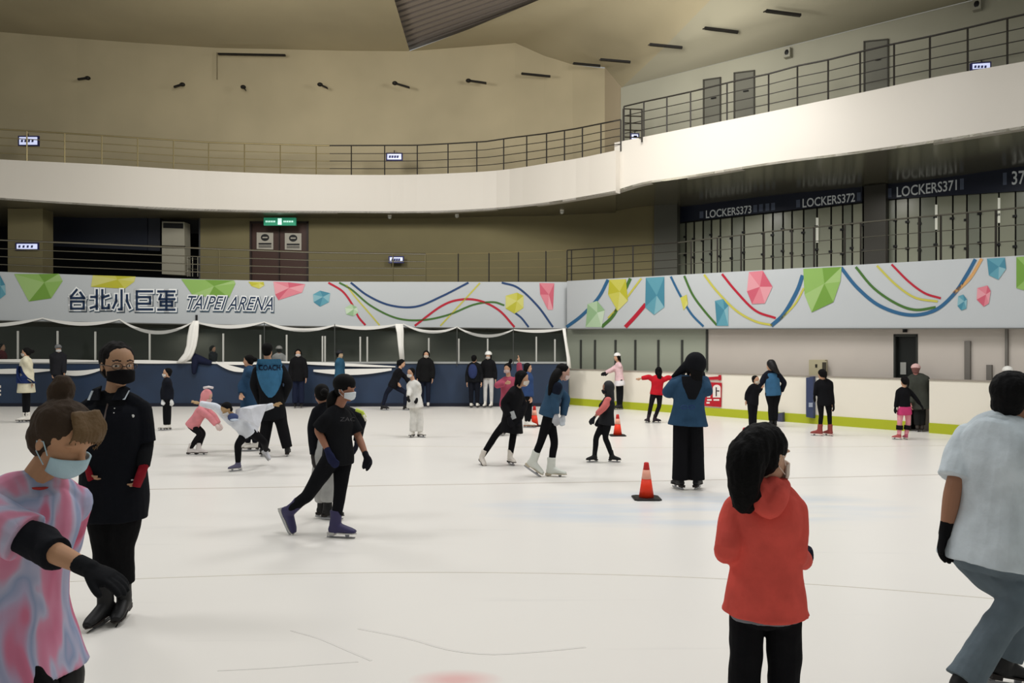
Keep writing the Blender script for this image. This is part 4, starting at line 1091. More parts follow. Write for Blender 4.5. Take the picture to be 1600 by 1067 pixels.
    # ---- trousers
    if bot:
        bb = MB(); m = bot.get('m', .010); c_ = bot.get('cuff', 0.); end = bot.get('end', .97)
        Wm = lambda x: x * H * build * .92 + m
        loft(bb, [(P3 - a * .14 * D, Wm(.062), Wm(.055)), (P3 - a * .05 * D, Wm(.094), Wm(.068)), (P3 + a * .05 * D, Wm(.097), Wm(.068)), (P3 + a * .3 * D, Wm(.082), Wm(.056))], l, f)
        for i, s_ in ((0, 1), (1, -1)):
            E3, W3, K3, A3 = J_[i][:4]; e_ = K3.lerp(A3, end)
            limb(bb, [hip[i], hip[i].lerp(K3, .45), K3, K3.lerp(A3, .4), e_], bot.get('rad') or [.088 * k * build * .92 + m, .077 * k * build * .92 + m, .057 * k * build * .92 + m + c_ * .3, .052 * k * .95 + m + c_ * .8, .036 * k + m + c_], 16, 5, flat1=True)
        o = remesh(bb, bot.get('name', 'trousers'), max(vox, .006), [bot.get('mat') or cloth(bot['col'], near)], 2, body, fold, 9 if near else 6)
        if bot.get('band'):
            pass
        out['bot'] = o
    # ---- skirt / long coat tail
    if top:
        tb = MB(); m = top.get('m', .014); hem = top.get('hem', .06) * H; fl = top.get('flare', 0.)
        Wm = lambda x: x * H * build * .95 + m
        # hem direction follows gravity a little
        hd_ = top.get('hemdir'); dn = (V(hd_).normalized() if hd_ else (-a * .6 + V((0, 0, -1)) * .4).normalized())
        secs = [(P3 + dn * hem, Wm(.094) + fl, Wm(.070) + fl), (P3 + dn * hem * .5, Wm(.096) + fl * .7, Wm(.071) + fl * .6), (P3 + a * .05 * D, Wm(.094) + fl * .4, Wm(.070) + fl * .3), (P3 + a * .4 * D, Wm(.082) + fl * .15, Wm(.060)), (P3 + a * .72 * D, Wm(.092), Wm(.066)), (P3 + a * .9 * D, Wm(.080), Wm(.050)), (N3 - a * .0, Wm(.045), Wm(.042))]
        loft(tb, secs, l, f)
        tb.ell(N3 - a * .012 * H, (l * Wm(.055), f * Wm(.045), a * .030 * H), None)
        for i, s_ in ((0, 1), (1, -1)):
            limb(tb, [N3 + a * .004 * H - l * 0, N3.lerp(sh[i], .5) + a * .010 * H, sh[i]], [.030 * H + m * .5, .030 * H + m * .7, .030 * H + m * .6], 14, 4)
            if lsl <= 0:
                tb.ell(sh[i] - l * s_ * .03 * H, (l * .03 * H, f * .035 * H, a * .035 * H), None); continue
            E3, W3 = J_[i][:2]; S3 = sh[i]; r = top.get('sr', 1.)
            R5 = [(.047 * k * build * r + m * .8), (.045 * k * build * r + m), (.040 * k * r + m), (.037 * k * r + m), (.028 * k * r + m * .9)]
            if lsl >= .9: limb(tb, [S3, S3.lerp(E3, .5), E3, E3.lerp(W3, .45), E3.lerp(W3, .97)], R5, 16, 5, flat1=True)
            elif lsl > .5: limb(tb, [S3, S3.lerp(E3, .5), E3, E3.lerp(W3, (lsl - .5) * 2)], R5[:4], 16, 5, flat1=True)
            else: limb(tb, [S3, S3.lerp(E3, lsl), S3.lerp(E3, lsl * 2)], [R5[0], R5[1] + .006, R5[1] + .010], 16, 5, flat1=True)
        if top.get('hood'):
            q = N3 - f * .055 * H; tb.ell(q - a * .02 * H, (l * .085 * H, f * .045 * H, a * .075 * H), None); tb.ell(q - a * .06 * H - f * .01 * H, (l * .05 * H, f * .03 * H, a * .06 * H), None)
        o = remesh(tb, top.get('name', 'jacket'), max(vox, .006), [top.get('mat') or cloth(top['col'], near)], 2, body, fold * top.get('fold', 1.2), 5 if near else 6, fstretch=top.get('fs', (1, 1, .55)))
        out['top'] = o
        if top.get('vest'):
            vb = MB(); Vm = lambda x: x * H * build * .95 + m + .012
            loft(vb, [(P3 - a * .10 * D, Vm(.095), Vm(.071)), (P3 + a * .2 * D, Vm(.088), Vm(.066)), (P3 + a * .6 * D, Vm(.086), Vm(.064)), (P3 + a * .86 * D, Vm(.070), Vm(.052)), (P3 + a * .97 * D, Vm(.05), Vm(.045))], l, f)
            out['vest'] = remesh(vb, 'vest', max(vox, .006), [cloth(top['vest'], near)], 2, body, fold * .6)
    if extra and 'skirt' in extra:
        s2 = extra['skirt']; sb = MB(); L_ = s2['len'] * H; fl = s2['flare']
        q0 = P3 + a * .12 * D; dn = V((0, 0, -1)); dn = (dn - a * .3).normalized()
        Wm = lambda x: x * H * .95 + .016
        loft(sb, [(P3 + dn * L_, Wm(.1) + fl, Wm(.075) + fl), (P3 + dn * L_ * .5, Wm(.1) + fl * .6, Wm(.075) + fl * .6), (P3, Wm(.096), Wm(.07)), (q0, Wm(.085), Wm(.06))], l, f)
        remesh(sb, s2.get('name', 'skirt'), vox, [cloth(s2['col'], near)], 2, body, fold)
    # ---- gloves
    if glove:
        for i, s_ in ((0, 1), (1, -1)):
            gc = glove[i] if isinstance(glove[0], (tuple, list)) or glove[0] is None else glove
            if gc is None: continue
            gb = MB(); E3, W3, K3, A3, dfa, nn = J_[i]
            if len(gc) > 3 and gc[3] == 'half':
                wr = W3 + dfa * .012 * k; d, n_ = dfa, (nn - dfa * dfa.dot(nn)).normalized(); sd = d.cross(n_) * s_
                rings = []
                for t, hw, th in ((-.45, .034, .030), (.05, .034, .028), (.4, .046, .026), (.9, .050, .024), (1.3, .046, .022)):
                    c = wr + d * .088 * k * t; rings.append([c + sd * hw * k * math.cos(q) + n_ * th * k * math.sin(q) for q in [2 * math.pi * j / 14 for j in range(14)]])
                gb.rings(rings)
                limb(gb, [wr + d * .02 * k + sd * .03 * k, wr + d * .045 * k + sd * .055 * k], [.019 * k, .016 * k], 8, 3)
            else:
                hand(gb, W3 + dfa * .012 * k, dfa, nn, k, s_, hcurl, .0035 if near else .008)
                limb(gb, [W3 - (W3 - E3).normalized() * .045 * k, W3 + dfa * .02 * k], [.033 * k, .032 * k], 12, 3, flat0=True)
            remesh(gb, 'glove', vox, [cloth(gc[:3], near)], 2, body)
    # ---- skates
    for i, s_ in ((0, 1), (1, -1)):
        K3, A3 = J_[i][2:4]; fy = feet[i] or (yaw, 0); fd = fwd(*fy); kk = k * boot
        lat = V((math.cos(math.radians(fy[0])), math.sin(math.radians(fy[0])), 0)); up = lat.cross(fd).normalized()
        if up.z < 0: up = -up
        if len(fy) > 2:      # foot tilted sideways
            R_ = Matrix.Rotation(math.radians(fy[2]), 3, fd); up = R_ @ up; lat = R_ @ lat
        shin = (K3 - A3).normalized() if not grd[i] else ((K3 - A3).normalized() * .6 + up * .4).normalized()
        sb = MB()
        loft(sb, [(A3 + shin * .13 * kk - fd * .005 * kk, .050 * kk, .055 * kk), (A3 + shin * .06 * kk, .045 * kk, .052 * kk), (A3, .044 * kk, .056 * kk), (A3 - up * .05 * kk + fd * .01 * kk, .040 * kk, .062 * kk), (A3 - up * .078 * kk + fd * .01 * kk, .036 * kk, .06 * kk)], lat, fd, 18)
        foot = [(-.060, .030, .028, -.045), (-.03, .040, .042, -.038), (.04, .041, .048, -.032), (.10, .043, .036, -.043), (.155, .042, .027, -.052), (.195, .028, .018, -.060)]
        rings = []
        for x, hw, hhh, z in foot:
            c = A3 + fd * x * kk + up * z * kk; rings.append([c + lat * hw * kk * math.cos(t) + up * max(hhh * math.sin(t), -.036) * kk for t in [2 * math.pi * j / 16 for j in range(16)]])
        sb.rings(rings)
        sk_c = skate[i] if isinstance(skate[0], (tuple, list)) else skate
        sk = remesh(sb, 'skate', max(vox * .9, .006), [mat('boot_leather', sk_c, .55, spec=.3)], 2, body)
        so = MB(); z0 = -.080
        so.prism([A3 + fd * x * kk + lat * y * kk + up * z0 * kk for x, y in ((-.07, -.03), (-.02, -.036), (.06, -.034), (.12, -.042), (.18, -.034), (.205, 0), (.18, .034), (.12, .042), (.06, .034), (-.02, .036), (-.07, .03))], up * .010 * kk, mat('sole', sole or (34, 28, 26), .6))
        so.obox(A3 - fd * .035 * kk + up * (z0 - .008) * kk, (fd * .032 * kk, lat * .03 * kk, up * .010 * kk), mat('sole', sole or (34, 28, 26), .6))
        so.obj('sole', sk)
        bl_ = MB(); zb = -.130
        bl_.prism([A3 + fd * x * kk + up * z * kk - lat * .0035 * kk for x, z in ((-.085, zb + .008), (-.06, zb + .001), (.05, zb - .001), (.15, zb), (.185, zb + .008), (.192, zb + .022), (.15, zb + .024), (.0, zb + .022), (-.08, zb + .022))], lat * .007 * kk, mat('blade_steel', (150, 152, 156), .25, metal=1.))
        for x in (-.04, .115): bl_.prism([A3 + fd * (x + q) * kk + up * z * kk - lat * .006 * kk for q, z in ((-.014, zb + .018), (.014, zb + .018), (.022, z0), (-.022, z0))], lat * .012 * kk, mat('blade_mount', (120, 122, 126), .35, metal=1.))
        bl_.obj('blade', sk)
    # ---- hair
    if hair:
        st, hc = hair; hc = tuple(x * .65 if max(hair[1]) < 40 else x for x in hc); hb = MB(); mh = mat('hair', hc, .75, bump=.25 if near else 0, bscale=90, spec=.12)
        q_ = .10 if st == 'short' else .075; hb.ell(C3 + hu * .175 * hh - hf * q_ * hh, (hl * .37 * hh, hf * .42 * hh, hu * .38 * hh), None, 28, 16)
        hb.ell(C3 - hu * .08 * hh - hf * .20 * hh, (hl * .31 * hh, hf * .24 * hh, hu * .28 * hh), None, 20, 12)
        if st != 'short':
            hb.ell(C3 + hu * .0 * hh - hf * .15 * hh, (hl * .37 * hh, hf * .30 * hh, hu * .34 * hh), None, 20, 12)
            if st in ('long', 'bob'):
                for s_ in (1, -1): limb(hb, [C3 + hu * .2 * hh + hl * s_ * .30 * hh, C3 - hu * .1 * hh + hl * s_ * .35 * hh - hf * .02 * hh, C3 - hu * .4 * hh + hl * s_ * .30 * hh - hf * .08 * hh], [.12 * hh, .11 * hh, .08 * hh], 10, 4)
        dn = V((0, 0, -1)); bk = C3 - hf * .36 * hh
        if st == 'long':
            q = [C3 - hf * .25 * hh, bk + dn * .35 * hh, bk + dn * .8 * hh - hf * .02 * hh, bk + dn * 1.15 * hh - hf * .02 * hh]
            rings = []
            for p, (wx, wy) in zip(q, ((.34, .2), (.33, .15), (.28, .12), (.17, .06))): rings.append([p + hl * wx * hh * math.cos(t) + hf * wy * hh * math.sin(t) for t in [2 * math.pi * j / 16 for j in range(16)]])
            hb.rings(rings)
        if st == 'pony':
            t0 = C3 + hu * .25 * hh - hf * .42 * hh; limb(hb, [t0, t0 - hf * .16 * hh - hu * .05 * hh, t0 - hf * .2 * hh + dn * .5 * hh, t0 - hf * .1 * hh + dn * 1.0 * hh], [.09 * hh, .12 * hh, .11 * hh, .04 * hh], 12)
        if st == 'bun': 
            bp = extra.get('bun') if extra else None
            c = C3 + hu * .55 * hh - hf * .25 * hh if bp is None else X(bp)
            hb.ell(c, (hl * .17 * hh, hf * .17 * hh, hu * .24 * hh), None); limb(hb, [C3 + hu * .35 * hh - hf * .2 * hh, c], [.14 * hh, .1 * hh])
        if st == 'lowbun': hb.ell(C3 + hu * .12 * hh - hf * .56 * hh, (hl * .2 * hh, hf * .2 * hh, hu * .2 * hh), None)
        if st == 'side' and extra and 'tail' in extra:
            pts = [X(q) for q in extra['tail'][0]]; limb(hb, pts, extra['tail'][1], 14)
            for q, r in extra['tail'][2]: limb(hb, [X(z) for z in q], r, 8)
        out['hair'] = remesh(hb, 'hair', max(vox, .006), [mh], 2, body, .006 if near else 0, 26, fstretch=(1.6, 1.6, .25))
    if hat:
        kind, hc = hat; hb = MB(); mh = mat('hat', hc, .7 if kind != 'helmet' else .3)
        if kind in ('beanie', 'helmet'):
            g_ = 1.0 if kind == 'beanie' else 1.12
            rings = []
            for i in range(9):
                ph = math.radians(-8 + i * 11.5); rings.append([C3 + hu * (.20 + .40 * math.sin(ph) * g_) * hh - hf * .05 * hh + (hl * .42 * math.cos(t) + hf * .47 * math.sin(t)) * math.cos(ph) * hh * g_ for t in [2 * math.pi * j / 24 for j in range(24)]])
            hb.rings(rings)
            if kind == 'helmet': hb.tube([C3 + hl * s_ * .36 * hh * (1 if s_ in (1, -1) else .0) - hu * z * hh + hf * .05 * hh for s_, z in ((1, -.1), (.8, .35), (0, .52), (-.8, .35), (-1, -.1))], .02 * hh)
        if kind == 'cap':
            hb.ell(C3 + hu * .22 * hh - hf * .04 * hh, (hl * .40 * hh, hf * .45 * hh, hu * .36 * hh), None)
            hb.ell(C3 + hu * .22 * hh + hf * .50 * hh, (hl * .26 * hh, hf * .26 * hh, hu * .03 * hh), None)
        if kind == 'hood':
            hb.ell(C3 + hu * .08 * hh - hf * .12 * hh, (hl * .46 * hh, hf * .46 * hh, hu * .55 * hh), None); limb(hb, [C3 - hu * .2 * hh - hf * .12 * hh, N3 - a * .02 * H - f * .02 * H], [.40 * hh, .36 * hh])
        nm_ = {'beanie': 'beanie', 'helmet': 'helmet', 'cap': 'cap', 'hood': 'hood'}[kind]
        out['hat'] = remesh(hb, nm_, max(vox, .007), [mh], 2, body)
    if mask:
        vb = MB(); n, r_ = 16, 8; outer, inner = [], []
        for i in range(n + 1):
            th = math.radians(-78 + 156 * i / n); row = []; row2 = []
            for j in range(r_ + 1):
                z = -.06 - .36 * j / r_; z = z + (.05 if False else -.06 * (abs(th) / 1.4) * (1 - j / r_) + .10 * (abs(th) / 1.4) * (j / r_))
                x = .315 * math.sin(th); y = .10 + .33 * max(math.cos(th), 0) ** .8 + .05 * math.exp(-(th / .35) ** 2) * math.exp(-((z + .12) / .12) ** 2) - .10 * max(0, (-z - .28)) / .14 * math.cos(th)
                p = C3 + (hl * x + hf * y + hu * z) * hh; row.append(p); row2.append(C3 + (hl * x * .95 + hf * (y - .022) + hu * z) * hh)
            outer.append(row); inner.append(row2)
        mm = cloth(mask, near)
        for i in range(n):
            for j in range(r_):
                vb.face([outer[i][j], outer[i + 1][j], outer[i + 1][j + 1], outer[i][j + 1]], mm); vb.face([inner[i][j], inner[i][j + 1], inner[i + 1][j + 1], inner[i + 1][j]], mm)
        for j in range(r_):
            for i in (0, n): vb.face([outer[i][j], inner[i][j], inner[i][j + 1], outer[i][j + 1]], mm)
        for i in range(n):
            for j in (0, r_): vb.face([outer[i][j], inner[i][j], inner[i + 1][j], outer[i + 1][j]], mm)
        mo = vb.obj('face_mask', body, True)
        if Y < 9:
            for s_ in (1, -1):
                e = MB(); e.tube([C3 + (hl * s_ * .31 + hf * .14 - hu * .12) * hh, C3 + (hl * s_ * .345 + hf * .03 + hu * .04) * hh, C3 + (hl * s_ * .35 - hf * .07 + hu * .0) * hh, C3 + (hl * s_ * .33 - hf * .04 - hu * .14) * hh, C3 + (hl * s_ * .31 + hf * .13 - hu * .26) * hh], .008 * hh, mat('ear_loop', mask, .8), 6); e.obj('ear_loop', mo)
    out.update(dict(P=P3, N=N3, C=C3, a=a, f=f, l=l, hu=hu, hf=hf, hl=hl, hh=hh, H=H, J=J_, sh=sh, X=X, D=D, k=k, hip=hip, yaw=yaw))
    NP[0] += 1
    return out


def part(mb, name, pr, smooth=True, lab=None):
    o = mb.obj(name, pr['body'], smooth)
    if lab: o['label'] = lab
    return o


def gY(py): return EYE * F / (py - HOR)


BK, DK, NV = (17, 18, 21), (26, 27, 31), (22, 26, 40)
# ---------------------------------------------------------------- near figures
# man in the black polo shirt
r = person('man in black polo shirt, black mask, glasses and red fingerless gloves', 5.15, 1.72, 6, (178, 775), (177, 623), (184, 571),
           (((228, 694, .02), (224, 730, -.06)), ((127, 694, .02), (138, 722, -.10))), (((189, 850), (194, 922, .05)), ((165, 850), (165, 930, -.05))),
           dict(col=BK, m=.012, hem=.05, slv=1., name='undershirt', flare=.0), dict(col=(13, 13, 15), m=.022, cuff=.014, end=.72, rad=[.108, .10, .082, .078, .072]), (16, 16, 18), ('short', (26, 22, 20)), (14, 13, 15),
           ((124, 22, 34, 'half'), (124, 22, 34, 'half')), (160, 124, 96), hd=(46, 2, 0), hh=.282, feet=((10, 8), (-8, 8)), hcurl=38, facepaint=True, build=1.10, sw=.092, handdir=((-.25, -.2, -.9), (.35, -.35, -.8)))
H = 1.72; P3, N3, a, f, l, D = r['P'], r['N'], r['a'], r['f'], r['l'], r['D']
tb = MB()   # polo over the dark long sleeves
Wm = lambda x: x * H * 1.12 * .95 + .030
loft(tb, [(P3 - a * .085 * H, Wm(.097), Wm(.071)), (P3, Wm(.099), Wm(.073)), (P3 + a * .4 * D, Wm(.088), Wm(.066)), (P3 + a * .72 * D, Wm(.095), Wm(.070)), (P3 + a * .9 * D, Wm(.084), Wm(.052)), (N3 - a * .01, .062, .058)], l, f)
for i, s_ in ((0, 1), (1, -1)):
    S3, E3 = r['sh'][i], r['J'][i][0]; limb(tb, [S3, S3.lerp(E3, .45), S3.lerp(E3, .95)], [.066, .066, .068], 16, 5, flat1=True); limb(tb, [N3 + a * .0, N3.lerp(S3, .5) + a * .016, S3], [.062, .064, .062], 14, 4)
remesh(tb, 'polo_shirt', .006, [cloth((14, 16, 22), True)], 2, r['body'], .010, 5)
# collar with white tips, placket, buttons and chest emblem
hw = MB()
for s_ in (1, -1):
    q = [N3 + l * s_ * .068 + a * .085, N3 + l * s_ * .055 + a * .07 + f * .07, N3 + l * s_ * .035 - a * .0 + f * .125, N3 + l * s_ * .105 + a * .0 + f * .105, N3 + l * s_ * .110 + a * .065 + f * .02]
    hw = MB(); hw.prism(q, (f * .5 + l * s_ * .5) * .012, cloth((16, 18, 24), True)); co = hw.obj('collar', r['body'])
    st_ = MB(); u = q[3] - q[4]; v = (q[2] - q[3]).normalized() * .014; o_ = (f * .5 + l * s_ * .5) * .014
    st_.prism([q[4] + u * .15 + o_, q[3] + o_, q[3] + v + o_, q[4] + u * .15 + v + o_], (f + l * s_) * .002, mat('collar_stripe', (176, 184, 190), .8)); st_.obj('collar_stripe', co)
pk = MB(); fz = lambda z: N3 - a * z + f * (.118 - .0 * z); pk.tube([N3 - a * .01 + f * .078, N3 - a * .06 + f * .112, N3 - a * .12 + f * .148], .006, mat('placket_edge', (96, 84, 80), .8), 6); pk.obj('placket', r['body'])
from mathutils.bvhtree import BVHTree


def on_surface(o, p, d):
    """point where a ray along d meets the garment"""
    m = o.data; off = o.matrix_world.translation if not o.parent else V((0, 0, 0))
    t = BVHTree.FromPolygons([v.co for v in m.vertices], [tuple(pp.vertices) for pp in m.polygons]); h_ = t.ray_cast(p, d); return h_[0]


EYE3 = V((0, 0, EYE))
pol = [o for o in r['body'].children if o.name.startswith('polo_shirt')][0]
for x, y, rad, nm in ((179, 638, .004, 'button'), (178, 645, .004, 'button'), (207.5, 650, .0105, 'emblem')):
    p = W(x, y, 5.15); h_ = on_surface(pol, EYE3, (p - EYE3).normalized())
    if h_: e = MB(); e.ell(h_, (l * rad, f * .004, a * rad), mat('emblem_white', (205, 206, 204), .7), 12, 8); e.obj(nm, r['body'], True)
for x, y, w_ in ((216, 713, .005), (206, 750, .012)):
    p = W(x, y, 5.15); h_ = on_surface(pol, EYE3, (p - EYE3).normalized())
    if h_: e = MB(); e.ell(h_, (l * w_, f * .004, a * .005), mat('emblem_white', (205, 206, 204), .7), 10, 6); e.obj('hem_tag', r['body'], True)
# glasses
hu, hf, hl, hh, C3 = r['hu'], r['hf'], r['hl'], r['hh'], r['C']
gb = MB(); Mg = mat('glasses_frame', (40, 30, 26), .3)
for s_ in (1, -1):
    c = C3 + (hl * s_ * .155 + hf * .425 + hu * .0) * hh
    ring = [c + (hl * .115 * math.cos(t) * (1) + hu * .075 * math.sin(t) - hf * .02 * abs(math.cos(t))) * hh for t in [2 * math.pi * j / 16 for j in range(17)]]
    gb.tube(ring, .0022, Mg, 6)
    gb.tube([c + (hl * s_ * .115 - hf * .02) * hh, C3 + (hl * s_ * .35 + hf * .2 + hu * .02) * hh, C3 + (hl * s_ * .36 - hf * .06 + hu * .02) * hh], .0028, Mg, 6)
gb.tube([C3 + (hl * .045 + hf * .43) * hh, C3 + (-hl * .045 + hf * .43) * hh], .003, Mg, 6)
part(gb, 'glasses', r)
for i, c_ in ((0, (190, 90, 70)),):
    E3, W3 = r['J'][i][:2]; wb = MB(); wb.tube([W3 - (W3 - E3).normalized() * .03, W3 - (W3 - E3).normalized() * .012], .037, mat('wrist_band', c_, .6), 16); part(wb, 'wrist_band', r)

# woman in the tie-dye tunic
M_td = bpy.data.materials.new('tie_dye'); M_td.use_nodes = True; nt = M_td.node_tree; Bt = nt.nodes['Principled BSDF']; Bt.inputs['Roughness'].default_value = .9; Bt.inputs['Specular IOR Level'].default_value = .1
tc = nt.nodes.new('ShaderNodeTexCoord'); mp_ = nt.nodes.new('ShaderNodeMapping'); mp_.inputs['Scale'].default_value = (4.2, 4.2, 1.5); mp_.inputs['Rotation'].default_value = (.2, .25, 0)
n_ = nt.nodes.new('ShaderNodeTexNoise'); n_.inputs['Scale'].default_value = 1.0; n_.inputs['Detail'].default_value = 2; n_.inputs['Distortion'].default_value = .8
rp = nt.nodes.new('ShaderNodeValToRGB'); nt.links.new(tc.outputs['Object'], mp_.inputs[0]); nt.links.new(mp_.outputs[0], n_.inputs[0]); nt.links.new(n_.outputs['Fac'], rp.inputs[0]); nt.links.new(rp.outputs[0], Bt.inputs[0])
cr = rp.color_ramp; cr.elements[0].position = .30; cr.elements[0].color = rgb((176, 84, 110)); cr.elements[1].position = .72; cr.elements[1].color = rgb((188, 100, 128))
for p_, c_ in ((.42, (190, 112, 138)), (.47, (166, 162, 188)), (.52, (138, 150, 178)), (.57, (172, 170, 192)), (.61, (198, 134, 158))):
    e = cr.elements.new(p_); e.color = rgb(c_)
YW = 2.9
r = person('woman with a high bun and blue mask in a pink and blue tie-dye tunic', YW, 1.62, 62, (14, 955), (50, 762, .0), (98, 688),
           (((64, 900, .35), (92, 950, .35)), ((58, 850, -.16), (134, 886, -.28))), (((100, 1054, .06), (70, 1230, .2)), ((60, 1085, -.08), (10, 1240, -.1))),
           dict(mat=M_td, m=.034, hem=.118, slv=.4, flare=.032, name='tunic', fold=1.4, hemdir=(.22, 0, -1)), dict(col=(14, 14, 16), m=.012), (18, 18, 20), ('bun', (58, 46, 36)), (168, 194, 204),
           (None, (24, 25, 28)), (176, 132, 100), hd=(72, 26, 0), hh=.265, extra=dict(bun=(95, 612, .03)), hcurl=14, build=1.1, handdir=(None, (.88, -.1, -.34)), handn=(None, (-.1, .2, -1)))
# long top-knot hair strands and black half sleeve
a, f, l = r['a'], r['f'], r['l']; S3, E3, W3 = r['sh'][1], r['J'][1][0], r['J'][1][1]
tb = MB(); limb(tb, [S3 + a * .01, S3.lerp(E3, .45), S3.lerp(E3, .8)], [.080, .080, .088], 18, 5, flat1=True); remesh(tb, 'tunic_sleeve', .006, [M_td], 2, r['body'], .008, 7)
tb = MB(); limb(tb, [S3.lerp(E3, .55), E3 + V((.0, 0, .01)), E3.lerp(W3, .28), E3.lerp(W3, .42)], [.060, .062, .060, .058], 16, 5, flat0=True, flat1=True); remesh(tb, 'undersleeve', .006, [cloth((24, 25, 30), True)], 2, r['body'], .010, 12)
nb = MB(); N3 = r['N']; nb.tube([N3 + (l * math.cos(t) * .066 + f * math.sin(t) * .064) + a * (.012) for t in [2 * math.pi * j / 18 for j in range(19)]], .007, mat('neck_trim', (168, 52, 52), .8), 6); part(nb, 'neckline', r)
kb = MB(); K3, A3 = r['J'][0][2:4]; limb(kb, [K3 + V((-.01, 0, .04)), K3, K3 + V((-.01, 0, -.10))], [.060, .070, .062], 16); remesh(kb, 'knee_pad', .007, [mat('pad_black', (16, 16, 18), .6)], 2, r['body'])
# fringe of lighter hair across the brow
C3, hu, hf, hl, hh = r['C'], r['hu'], r['hf'], r['hl'], r['hh']
hb = MB()
for i in range(10):
    x = -.22 + .06 * i; limb(hb, [C3 + (hl * x * .75 + hf * .16 + hu * .50) * hh, C3 + (hl * x + hf * (.36 - .5 * x * x) + hu * .30) * hh, C3 + (hl * x * 1.1 + hf * (.40 - 1.2 * x * x) + hu * (.14 - .6 * max(x, 0))) * hh], [.035 * hh, .03 * hh, .012 * hh], 8)
0 and limb(hb, [C3 + (-hl * .28 + hf * .18 + hu * .32) * hh, C3 + (-hl * .34 + hf * .16 + hu * .05) * hh, C3 + (-hl * .32 + hf * .12 - hu * .2) * hh], [.04 * hh, .03 * hh, .01 * hh], 8)
remesh(hb, 'hair_fringe', .006, [mat('hair', (92, 70, 42), .7, bump=.2, bscale=90)], 1, r['body'], .004, 30)

# girl in the orange jacket, seen from behind
CO = (214, 86, 76)
r = person('dark-haired girl in a coral orange hooded jacket seen from behind, looking right', 3.42, 1.42, 172, (1196, 948), (1196, 764), (1195, 712),
           (((1240, 862, -.04), (1256, 878, .14)), ((1135, 858, -.04), (1150, 868, .20))), (((1225, 1050), (1221, 1150)), ((1165, 1050), (1161, 1150))),
           dict(col=CO, m=.026, hem=.016, slv=1., flare=.024, hood=False, fold=1.6, sr=.95), dict(col=(16, 16, 19), m=.016, cuff=.004, rad=[.078, .074, .070, .070, .07], end=.9), (240, 240, 240), ('side', (12, 11, 12)), (222, 206, 192),
           ((20, 22, 40), (20, 22, 40)), (196, 156, 130), hd=(122, 4, 0), hh=.262, handdir=((.45, .5, .1), (.2, .9, .0)), build=1.08, hcurl=30, sw=.078, sdrop=.06,
           extra=dict(tail=([(1183, 690, -.06), (1168, 715, -.10), (1163, 750, -.12), (1164, 785, -.12), (1170, 792, -.12)], [.075, .085, .070, .050, .028],
                            [([(1158, 700, -.05), (1150, 745, -.10), (1145, 792, -.12)], [.04, .024, .005]), ([(1176, 760, -.12), (1186, 790, -.13), (1196, 806, -.13)], [.03, .02, .004]), ([(1160, 770, -.12), (1156, 795, -.12), (1152, 797, -.12)], [.03, .016, .004])])))
a, f, l, N3, H = r['a'], r['f'], r['l'], r['N'], r['H']
X = r['X']
hb = MB()
limb(hb, [X((1170, 762, -.03)), X((1180, 778, -.10)), X((1202, 798, -.14)), X((1214, 778, -.12)), X((1222, 760, -.02))], [.040, .045, .036, .045, .040], 14)
limb(hb, [X((1186, 760, -.06)), X((1198, 776, -.11)), X((1208, 760, -.06))], [.045, .040, .045], 14)
hb.ell(X((1198, 768, -.05)), (l * .085, f * .045, a * .055), None)
remesh(hb, 'hood', .006, [cloth(CO, True)], 3, r['body'], .004, 9)
tb = MB(); P3 = r['P']; loft(tb, [(P3 - a * .045, .152, .118), (P3 - a * .01, .150, .115), (P3 + a * .05, .145, .11)], l, f); remesh(tb, 'shirt_hem', .007, [cloth((122, 122, 128), True)], 1, r['body'], .006, 14)

# man in the white shirt, seen from behind at the right edge
r = person('man in a loose white shirt, jeans and black gloves striding away at the right edge', 4.0, 1.70, 122, (1542, 862), (1566, 660), (1586, 625),
           (((1490, 762, .05), (1478, 828, .05)), ((1608, 716, -.05), (1640, 700, .2))), (((1604, 935, .15), (1566, 1058, .15)), ((1584, 936, -.10), (1502, 1040, -.16))),
           dict(col=(200, 210, 216), m=.028, hem=.030, slv=.42, flare=.018, fold=1.8, sr=1.05, name='shirt', hemdir=(-.12, 0, -1)), dict(col=(98, 110, 118), m=.02, cuff=.030, end=.95, name='jeans', rad=[.114, .102, .080, .074, .084]), (20, 20, 22), ('short', (15, 15, 17)), (14, 14, 16),
           ((18, 18, 20), (18, 18, 20)), (150, 108, 84), hd=(112, 8, 0), hh=.262, feet=((100, 12), (100, 14)), build=1.14, hcurl=34, sw=.074, sdrop=.055)
cb = MB(); N3, a, f, l = r['N'], r['a'], r['f'], r['l']
cb.rings([[N3 + a * z + l * (rr_ + .0) * math.cos(t) + f * rr_ * .95 * math.sin(t) for t in [2 * math.pi * j / 20 for j in range(20)]] for z, rr_ in ((-.02, .085), (.035, .074), (.038, .066), (.0, .07))])
remesh(cb, 'collar', .006, [cloth((200, 210, 216), True)], 1, r['body'])

